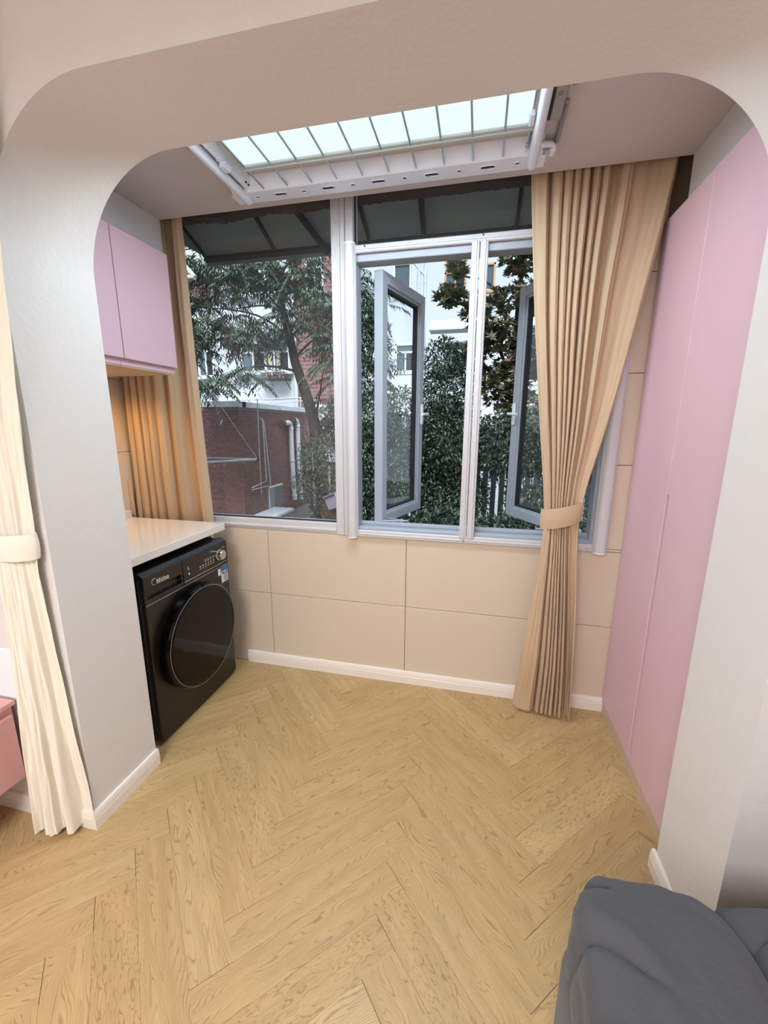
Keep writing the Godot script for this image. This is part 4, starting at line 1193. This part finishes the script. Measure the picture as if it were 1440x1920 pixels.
func buildings() -> void:
	var b := thing("apartment_building", "white and red-brick apartment block behind the trees with open casement windows", "building", V(-4.5, -0.9, -10))
	var o := b.position
	var w := func(x0, y0, z0, x1, y1, z1) -> ArrayMesh: return B(V(x0, y0, z0) - o, V(x1, y1, z1) - o, 0)
	put("wall", w.call(-9.0, -0.9, -12.0, -2.0, 9.5, -9.0), MT.facade, b)
	put("brick_facing", w.call(-3.20, -0.9, -9.1, -1.95, 9.5, -8.93), MT.brickfar, b)
	put("brick_facing", w.call(-9.0, -0.9, -9.1, -6.28, 4.15, -8.95), MT.brickfar, b)
	put("brick_facing", w.call(-6.4, 4.9, -9.1, -5.6, 5.5, -8.96), MT.brickfar, b)
	put("ledge", w.call(-9.0, 4.15, -9.1, -6.1, 4.24, -8.7), MT.facade, b)
	var bb := func(x0, y0, x1, y1, z, cols, sill, wood, tr) -> void: wall_window(b, x0 - o.x, y0 - o.y, x1 - o.x, y1 - o.y, z - o.z, cols, sill, wood, tr)
	bb.call(-6.22, 2.83, -5.70, 3.82, -8.98, 2, true, false, 0.28)
	bb.call(-4.82, 2.92, -3.32, 3.72, -8.98, 4, true, false, 0.33)
	bb.call(-4.95, 4.95, -3.45, 5.75, -8.98, 3, true, false, 0.3)
	bb.call(-2.75, 4.9, -2.25, 5.7, -8.90, 2, true, false, 0.3)
	# open casements of the lower window, its hood and its flower rack
	for e in [[-4.05, 0.5], [-3.85, -0.4], [-3.36, 0.7]]:
		var m := M.new()
		m.x = Transform3D(Basis(Vector3.UP, e[1] * 1.9), V(e[0], 2.95, -8.92) - o)
		for q in [[0, 0, 0.03, 0.52], [0.22, 0, 0.25, 0.52], [0, 0, 0.25, 0.03], [0, 0.49, 0.25, 0.52]]: m.box(V(q[0], q[1], 0), V(q[2], q[3], 0.03), 0.003)
		var c := put("casement", m.mesh(), MT.winframe, b)
		m = M.new()
		m.x = Transform3D(Basis(Vector3.UP, e[1] * 1.9), V(e[0], 2.95, -8.92) - o)
		put("pane", m.box(V(0.02, 0.02, 0.010), V(0.23, 0.5, 0.016), 0).mesh(), MT.winglass, c)
	put("blind", w.call(-3.98, 3.10, -8.965, -3.62, 3.42, -8.95), mat("d8cda6", 0.7), b)
	put("hood", w.call(-4.1, 3.86, -9.0, -3.3, 3.92, -8.55), MT.awn, b)
	put("hood", w.call(-4.1, 3.74, -8.60, -3.3, 3.88, -8.56), MT.awn, b)
	var m := M.new()
	for k in 9: m.box(V(-4.0 + 0.08 * k, 2.70, -8.62) - o, V(-3.985 + 0.08 * k, 2.86, -8.60) - o, 0)
	m.box(V(-4.02, 2.68, -8.98) - o, V(-3.32, 2.72, -8.60) - o, 0.004).box(V(-4.02, 2.85, -8.63) - o, V(-3.32, 2.87, -8.60) - o, 0.003)
	m.tube([V(-4.0, 2.70, -8.62) - o, V(-4.0, 2.45, -8.98) - o], 0.012).tube([V(-3.34, 2.70, -8.62) - o, V(-3.34, 2.45, -8.98) - o], 0.012)
	var rk := put("flower_rack", m.mesh(), MT.rust, b)
	var fm := M.new()
	fm.use_c = true
	for i in 160:
		fm.col = Color(0.30, 0.24, 0.20).lerp(Color(0.62, 0.60, 0.58), rng.randf())
		leaf(fm, V(rnd(-4.1, -3.3), rnd(2.72, 2.96), rnd(-8.95, -8.6)) - o, any_dir(), Vector3.UP, 0.09, 0.05)
	kind(put("flowers", fm.mesh(), MT.leaf, rk), "stuff")
	put("drainpipe", M.new().tube([V(-3.12, -0.9, -8.85) - o, V(-3.12, 3.0, -8.85) - o, V(-3.14, 9.4, -8.85) - o], 0.055, -1, 10).mesh(), MT.pvc, b)
	# the plainer white wing to the right
	b = thing("apartment_building", "plain white apartment wing behind the large-leaved tree with drainpipes and eaves", "building", V(2.5, -0.9, -11))
	o = b.position
	put("wall", w.call(-1.94, -0.9, -13.0, 9.0, 9.5, -10.0), MT.facade, b)
	bb.call(0.78, 4.95, 1.36, 5.80, -9.98, 2, true, true, 0.42)
	bb.call(1.76, 4.95, 2.10, 5.62, -9.98, 1, true, true, 0.0)
	bb.call(-0.62, 5.02, -0.12, 5.78, -9.98, 1, false, false, 0.0)
	bb.call(0.80, 2.95, 1.55, 3.72, -9.98, 3, true, false, 0.3)
	bb.call(-0.55, 2.95, 0.05, 3.72, -9.98, 2, true, false, 0.3)
	bb.call(3.2, 4.95, 4.2, 5.8, -9.98, 3, true, false, 0.3)
	bb.call(3.2, 2.6, 4.2, 3.7, -9.98, 3, true, false, 0.3)
	put("eaves", w.call(0.55, 5.88, -10.0, 4.6, 6.0, -9.3), MT.facade, b)
	put("eaves", w.call(-1.6, 5.90, -10.0, 0.02, 6.0, -9.3), MT.facade, b)
	put("eaves_underside", w.call(-1.6, 5.84, -10.0, 0.0, 5.90, -9.35), MT.awn, b)
	m = M.new()
	m.x = Transform3D(Basis(V(0, 0, -1), V(0, 1, 0), V(1, 0, 0)), -o)
	m.prism(PackedVector2Array([Vector2(10.0, 4.30), Vector2(9.5, 4.0), Vector2(9.5, 3.95), Vector2(10.0, 3.95)]), 0.45, 4.6)
	put("porch_roof", m.mesh(), MT.facade, b)
	for x in [0.10, 0.27]: put("drainpipe", M.new().tube([V(x, 2.0, -9.9) - o, V(x, 6.4, -9.9) - o], 0.05, -1, 10).mesh(), MT.pvc, b)
	put("drainpipe", M.new().tube([V(0.27, 5.4, -9.88) - o, V(-0.05, 5.75, -9.88) - o, V(-0.05, 6.0, -9.88) - o], 0.03, -1, 8).mesh(), MT.pvc, b)
	for e in [V(-0.28, 5.72, -9.3), V(0.62, 5.82, -9.3)]: put("floodlight", pillow(V(0.07, 0.07, 0.09), 2.6, 14, 8), MT.windark, b, Transform3D(Basis(), e - o))
	# garden walls, screen and fence
	tag(put("garden_wall", B(V(-1.9, -0.9, -8.9), V(9.0, 0.55, -8.75), 0.01), MT.coping), "low pale garden wall seen in glints through the shrubs", "wall")
	var ls := thing("lattice_screen", "white pierced block screen beside the red-brick column", "screen", V(-2.2, 1.3, -8.5))
	m = M.new()
	m.box(V(-0.35, -2.15, -0.06), V(0.35, 0.0, 0.06), 0.01).box(V(-0.35, 0.62, -0.06), V(0.35, 0.70, 0.06), 0.01)
	put("frame", m.mesh(), MT.facade, ls)
	for i in 4:
		for k in 4:
			var ring := []
			for q in 13:
				var a := TAU * q / 12
				ring.push_back(V(-0.24 + 0.155 * i + 0.062 * cos(a), 0.08 + 0.155 * k + 0.062 * sin(a), 0))
			put("block", M.new().tube(ring, 0.02, -1, 6).mesh(), MT.facade, ls)
	var fe := thing("picket_fence", "dark railing fence between the shrubs and the path", "fence", V(0, -0.9, -5.7))
	put("rail", B(V(-1.2, 1.55, -0.02), V(6.0, 1.64, 0.02), 0.006), MT.fence, fe)
	put("rail", B(V(-1.2, 0.55, -0.015), V(6.0, 0.61, 0.015), 0.006), MT.fence, fe)
	for k in 48: put("picket", B(V(-1.15 + 0.15 * k, 0.05, -0.012), V(-1.055 + 0.15 * k, 1.56, 0.012), 0.004), MT.fence, fe)
	var sr := thing("lean_to_sheet", "pale sloping sheet roof edge outside beside the window mullion", "roof", V(0.0, 0.5, -3.0))
	m = M.new()
	m.x = Transform3D(Basis(V(0.86, 0.38, 0.35).normalized(), V(-0.38, 0.92, 0).normalized(), V(-0.3, 0, 0.95).normalized()).orthonormalized(), V(-0.12, 0.02, 0))
	put("sheet", m.box(V(0, -0.02, -0.5), V(0.22, 0.0, 0.02), 0.004).mesh(), mat("c4bccb", 0.5), sr)
	m.box(V(0, -0.20, -0.5), V(0.22, -0.02, 0.0), 0.004)
	put("fascia", m.mesh(), mat("b9b0c2", 0.5), sr)
	put("post", B(V(-0.11, -1.4, -0.5), V(0.12, -0.10, -0.02), 0.004), MT.bark, sr)
	# white angled frame of the neighbour's awning
	var na := thing("neighbour_awning", "white angled frame of a neighbouring awning at the upper left of the fixed pane", "awning", V(-1.6, 3.2, -2.5))
	for e in [[V(-0.6, 0.75, 0), V(0.16, -0.05, 0)], [V(0.16, -0.05, 0), V(-0.9, -0.05, 0)], [V(-0.6, 0.75, 0), V(-0.6, -0.05, 0)], [V(-0.6, 0.75, 0), V(-0.6, 0.0, 2.3)], [V(-0.9, -0.05, 0), V(-0.9, -0.05, 2.3)]]: put("frame", M.new().tube(e, 0.03, -1, 6).mesh(), MT.pvc, na)

func trees() -> void:
	# the feathery tree: leaning trunk, branches, drooping pinnate sprays
	var t := thing("feathery_tree", "tall tree with a leaning trunk and feathery drooping leaves", "tree", V(-0.62, -0.9, -4.2))
	var o := t.position
	var trunk := [V(-0.60, -0.9, -4.2), V(-0.62, 0.7, -4.2), V(-0.70, 1.44, -4.2), V(-0.77, 1.75, -4.2), V(-0.90, 2.15, -4.2), V(-1.00, 2.45, -4.2), V(-1.06, 2.78, -4.2), V(-1.17, 3.2, -4.2), V(-1.26, 3.65, -4.2), V(-1.32, 4.3, -4.2)]
	var q := []
	for p in trunk: q.push_back(p - o)
	put("trunk", limb(q, 0.115, 0.035), MT.bark, t)
	var br := [[V(-0.70, 1.5, -4.2), V(-0.58, 1.95, -4.15), V(-0.47, 2.4, -4.1)], [V(-1.17, 3.15, -4.2), V(-1.38, 3.42, -4.15), V(-1.70, 3.72, -4.05)], [V(-1.15, 3.1, -4.2), V(-1.35, 3.25, -4.1), V(-1.8, 3.2, -3.95)], [V(-1.06, 2.8, -4.2), V(-1.5, 3.1, -4.0), V(-2.2, 3.2, -3.8)], [V(-0.95, 2.3, -4.2), V(-1.5, 2.35, -3.9), V(-2.1, 2.1, -3.7)], [V(-1.06, 2.8, -4.2), V(-0.7, 3.1, -4.2), V(-0.3, 3.3, -4.1)], [V(-1.0, 2.5, -4.2), V(-0.6, 2.75, -4.1), V(-0.25, 2.7, -4.0)], [V(-1.25, 3.6, -4.2), V(-0.9, 3.9, -4.1), V(-0.4, 4.0, -4.0)], [V(-1.3, 3.9, -4.2), V(-1.9, 4.1, -4.0), V(-2.6, 4.0, -3.8)]]
	for e in br:
		q = []
		for p in e: q.push_back(p - o)
		put("branch", limb(q, 0.022, 0.006), MT.bark, t)
	var m := M.new()
	m.use_c = true
	var sprays := func(c: Vector3, r: Vector3, n: int) -> void:
		for i in n:
			var d := any_dir()
			var p := c + d * r * pow(rng.randf(), 0.45)
			var dir := V(rng.randfn(), rnd(-0.7, 0.15), rng.randfn()).normalized()
			var ln := rnd(0.26, 0.42)
			var k := 8
			var base := Color(0.050, 0.105, 0.060).lerp(Color(0.110, 0.170, 0.100), rng.randf())
			for s in k:
				var w := (s + 0.5) / k
				var pos := p + dir * ln * w + V(0, -0.10 * w * w, 0)
				for sd in [-1.0, 1.0]:
					var side: Vector3 = dir.cross(Vector3.UP).normalized() * sd
					m.col = base.lerp(Color(0.15, 0.19, 0.13), rng.randf() * 0.35)
					leaf(m, pos - o, (side * 0.8 + dir * 0.55 + V(0, rnd(-0.75, -0.25), 0)).normalized(), (Vector3.UP + any_dir() * 0.3).normalized(), rnd(0.10, 0.145), 0.028, 0.2, 0.06)
			m.col = Color(0.10, 0.09, 0.06)
			leaf(m, p - o, (dir + V(0, -0.2, 0)).normalized(), Vector3.UP, ln, 0.006)
	for e in [[V(-2.3, 3.7, -3.9), V(0.55, 0.45, 0.5), 107], [V(-1.6, 3.75, -4.0), V(0.6, 0.45, 0.5), 107], [V(-2.5, 3.15, -3.8), V(0.40, 0.40, 0.4), 64], [V(-2.0, 2.95, -3.9), V(0.50, 0.35, 0.5), 60], [V(-2.55, 2.7, -3.8), V(0.35, 0.30, 0.4), 43], [V(-1.55, 2.85, -4.0), V(0.45, 0.25, 0.4), 54], [V(-0.75, 3.6, -4.0), V(0.50, 0.50, 0.5), 107], [V(-0.45, 3.0, -4.1), V(0.36, 0.45, 0.4), 79], [V(-0.30, 2.5, -4.1), V(0.30, 0.40, 0.4), 64], [V(-1.05, 3.0, -3.9), V(0.35, 0.25, 0.3), 34], [V(-2.35, 2.05, -3.6), V(0.40, 0.18, 0.3), 37], [V(-1.75, 2.25, -3.8), V(0.45, 0.12, 0.3), 31], [V(0.15, 3.2, -4.2), V(0.36, 0.7, 0.4), 101], [V(0.30, 2.3, -4.2), V(0.30, 0.40, 0.4), 43], [V(-0.2, 1.9, -4.2), V(0.25, 0.25, 0.3), 19]]:
		sprays.call(e[0], e[1], e[2])
	kind(put("foliage", m.mesh(), MT.leaf, t), "stuff")
	# the large-leaved tree with rusty leaf backs
	t = thing("broadleaf_tree", "tree with large leathery leaves, olive above and rusty below", "tree", V(2.4, -0.9, -4.0))
	o = t.position
	put("trunk", limb([V(2.4, -0.9, -4.0) - o, V(2.36, 1.0, -4.0) - o, V(2.30, 2.2, -3.95) - o, V(2.32, 3.6, -3.9) - o], 0.07, 0.025), MT.bark, t)
	for e in [[V(2.32, 2.0, -4), V(1.9, 2.8, -3.9), V(1.35, 3.15, -3.8)], [V(2.3, 2.4, -4), V(2.0, 3.2, -3.9), V(1.6, 3.4, -3.9)], [V(2.3, 1.8, -4), V(1.9, 2.3, -3.9), V(1.75, 2.6, -3.8)], [V(2.3, 2.6, -4), V(2.6, 3.3, -3.9), V(2.9, 3.6, -3.9)]]:
		q = []
		for p in e: q.push_back(p - o)
		put("branch", limb(q, 0.025, 0.010), MT.bark, t)
	var rest := M.new()
	rest.use_c = true
	var big := 0
	var heads := []
	for e in [[V(1.42, 3.12, -3.8), V(0.20, 0.16, 0.2), 57], [V(1.50, 3.42, -3.8), V(0.14, 0.12, 0.15), 22], [V(1.78, 2.95, -3.8), V(0.20, 0.22, 0.25), 64], [V(2.35, 3.55, -3.8), V(0.36, 0.25, 0.3), 124], [V(2.30, 3.05, -3.8), V(0.42, 0.22, 0.3), 105], [V(2.0, 2.6, -3.8), V(0.35, 0.25, 0.3), 133], [V(2.5, 2.35, -3.8), V(0.45, 0.35, 0.3), 193], [V(2.1, 2.0, -3.8), V(0.45, 0.30, 0.3), 172], [V(1.75, 2.35, -3.8), V(0.16, 0.20, 0.2), 36], [V(2.9, 2.9, -3.8), V(0.3, 0.6, 0.3), 114], [V(2.5, 1.6, -3.8), V(0.5, 0.3, 0.3), 162]]:
		for i in e[2]: heads.push_back([e[0] + any_dir() * e[1] * pow(rng.randf(), 0.4), e[0]])
	for h in heads:
		var ax = (Vector3.UP + (h[0] - h[1]) * 1.5 + any_dir() * 0.5).normalized()
		var s1 = ax.cross(V(0.3, 0.2, 0.9)).normalized()
		var s2 = ax.cross(s1)
		for k in 9:
			var a := TAU * k / 9 + rnd(-0.2, 0.2)
			var out = s1 * cos(a) + s2 * sin(a)
			var dir = (out * rnd(0.6, 1.0) + ax * rnd(0.1, 0.9)).normalized()
			var m1 := M.new()
			var tgt: M = rest
			if big < 280 and h[0].z > -3.66 and k % 2 == 0:
				tgt = m1
				m1.use_c = true
			tgt.col = Color(0.080, 0.125, 0.065).lerp(Color(0.18, 0.20, 0.11), rng.randf()) if rng.randf() > 0.40 else Color(0.20, 0.145, 0.08).lerp(Color(0.30, 0.22, 0.13), rng.randf())
			leaf(tgt, h[0] - o, dir, ax, rnd(0.075, 0.12), rnd(0.034, 0.046), 0.22, 0.05)
			if tgt == m1:
				big += 1
				put("leaf", m1.mesh(), MT.leaf, t)
	kind(put("foliage", rest.mesh(), MT.leaf, t), "stuff")
	# dense evergreen shrubs
	var g := "dense evergreen shrubs outside the window"
	var c0 := Color(0.030, 0.055, 0.036)
	var c1 := Color(0.16, 0.21, 0.13)
	shrub("evergreen_shrub", "dense dark evergreen shrub behind the open left casement", V(0.55, -0.9, -3.7), [[V(0.30, 2.65, -3.9), V(0.30, 0.55, 0.4)], [V(0.35, 1.55, -3.7), V(0.45, 0.45, 0.5)], [V(0.70, 0.9, -3.7), V(0.7, 0.75, 0.6)], [V(0.2, 0.35, -3.7), V(0.5, 0.6, 0.5)], [V(0.75, 1.75, -3.8), V(0.35, 0.25, 0.4)]], 17000, 0.066, 0.028, c0, c1, [[V(0.5, -0.9, -3.7), V(0.6, 0.3, -3.7), V(0.7, 1.3, -3.7)], [V(0.4, -0.9, -3.7), V(0.3, 0.3, -3.7), V(0.3, 1.4, -3.7)]], g)
	shrub("evergreen_shrub", "tall dense evergreen shrub between the open left casement and the pull bars", V(1.45, -0.9, -3.8), [[V(1.38, 2.35, -3.8), V(0.30, 0.28, 0.35)], [V(1.45, 1.9, -3.8), V(0.42, 0.40, 0.45)], [V(1.45, 1.25, -3.8), V(0.60, 0.60, 0.55)], [V(1.50, 0.45, -3.8), V(0.60, 0.45, 0.5)]], 17000, 0.066, 0.028, c0, c1, [[V(1.4, -0.9, -3.8), V(1.45, 0.6, -3.8), V(1.4, 2.0, -3.8)], [V(1.5, -0.9, -3.8), V(1.6, 0.5, -3.8), V(1.7, 1.4, -3.8)]], g)
	shrub("evergreen_shrub", "dense evergreen shrub right of the pull bars below the large-leaved tree", V(2.5, -0.9, -3.5), [[V(2.35, 1.25, -3.5), V(0.55, 0.45, 0.5)], [V(2.95, 1.2, -3.5), V(0.5, 0.5, 0.5)], [V(2.75, 0.35, -3.3), V(0.55, 0.40, 0.45)], [V(3.3, 1.7, -3.5), V(0.5, 0.9, 0.5)]], 16000, 0.066, 0.028, c0, c1, [[V(2.4, -0.9, -3.5), V(2.45, 0.3, -3.5), V(2.4, 1.2, -3.5)], [V(2.8, -0.9, -3.5), V(2.8, 0.3, -3.5), V(2.95, 1.3, -3.5)]], g)
	shrub("low_shrub", "low leafy bush at the bottom between the pull bars and the right casement", V(1.95, -0.9, -3.2), [[V(1.5, 0.10, -3.2), V(0.55, 0.30, 0.4)], [V(2.25, 0.08, -3.1), V(0.55, 0.28, 0.4)]], 3800, 0.08, 0.032, c0, c1, [[V(1.9, -0.9, -3.2), V(1.8, -0.4, -3.2), V(1.6, 0.1, -3.2)]], g)
	shrub("grey_green_bush", "grey-green bush in front of the white drainpipes", V(-0.45, -0.9, -3.6), [[V(-0.42, 1.0, -3.6), V(0.28, 0.35, 0.3)], [V(-0.62, 0.62, -3.6), V(0.22, 0.22, 0.25)], [V(-0.30, 0.45, -3.6), V(0.30, 0.40, 0.3)], [V(-0.25, 0.0, -3.6), V(0.30, 0.35, 0.3)]], 4600, 0.07, 0.022, Color(0.060, 0.080, 0.055), Color(0.15, 0.17, 0.12), [[V(-0.45, -0.9, -3.6), V(-0.42, 0.2, -3.6), V(-0.4, 1.1, -3.6)]])
	shrub("dark_bush", "dark bush below the white lattice screen", V(-0.28, -0.9, -5.0), [[V(-0.62, 1.35, -5.0), V(0.30, 0.36, 0.3)], [V(-0.42, 1.78, -5.0), V(0.34, 0.16, 0.3)]], 3000, 0.07, 0.03, Color(0.012, 0.025, 0.012), Color(0.05, 0.075, 0.03), [[V(-0.5, -0.9, -5.0), V(-0.5, 0.4, -5.0), V(-0.55, 1.5, -5.0)]])
	# far hedge that closes the view behind the fence
	shrub("hedge", "dark clipped hedge behind the railing fence", V(2.0, -0.9, -6.6), [[V(-0.3, 0.6, -6.6), V(1.0, 0.9, 0.4)], [V(1.3, 0.8, -6.7), V(1.1, 0.9, 0.4)], [V(3.2, 0.9, -6.6), V(1.2, 1.1, 0.4)], [V(5.0, 1.2, -6.6), V(1.2, 1.5, 0.4)]], 12000, 0.11, 0.05, c0, c1, [[V(1.0, -0.9, -6.6), V(1.0, 0.0, -6.6), V(1.1, 0.6, -6.6)], [V(3.0, -0.9, -6.6), V(3.0, 0.0, -6.6), V(3.1, 0.6, -6.6)]], "", "hedge")
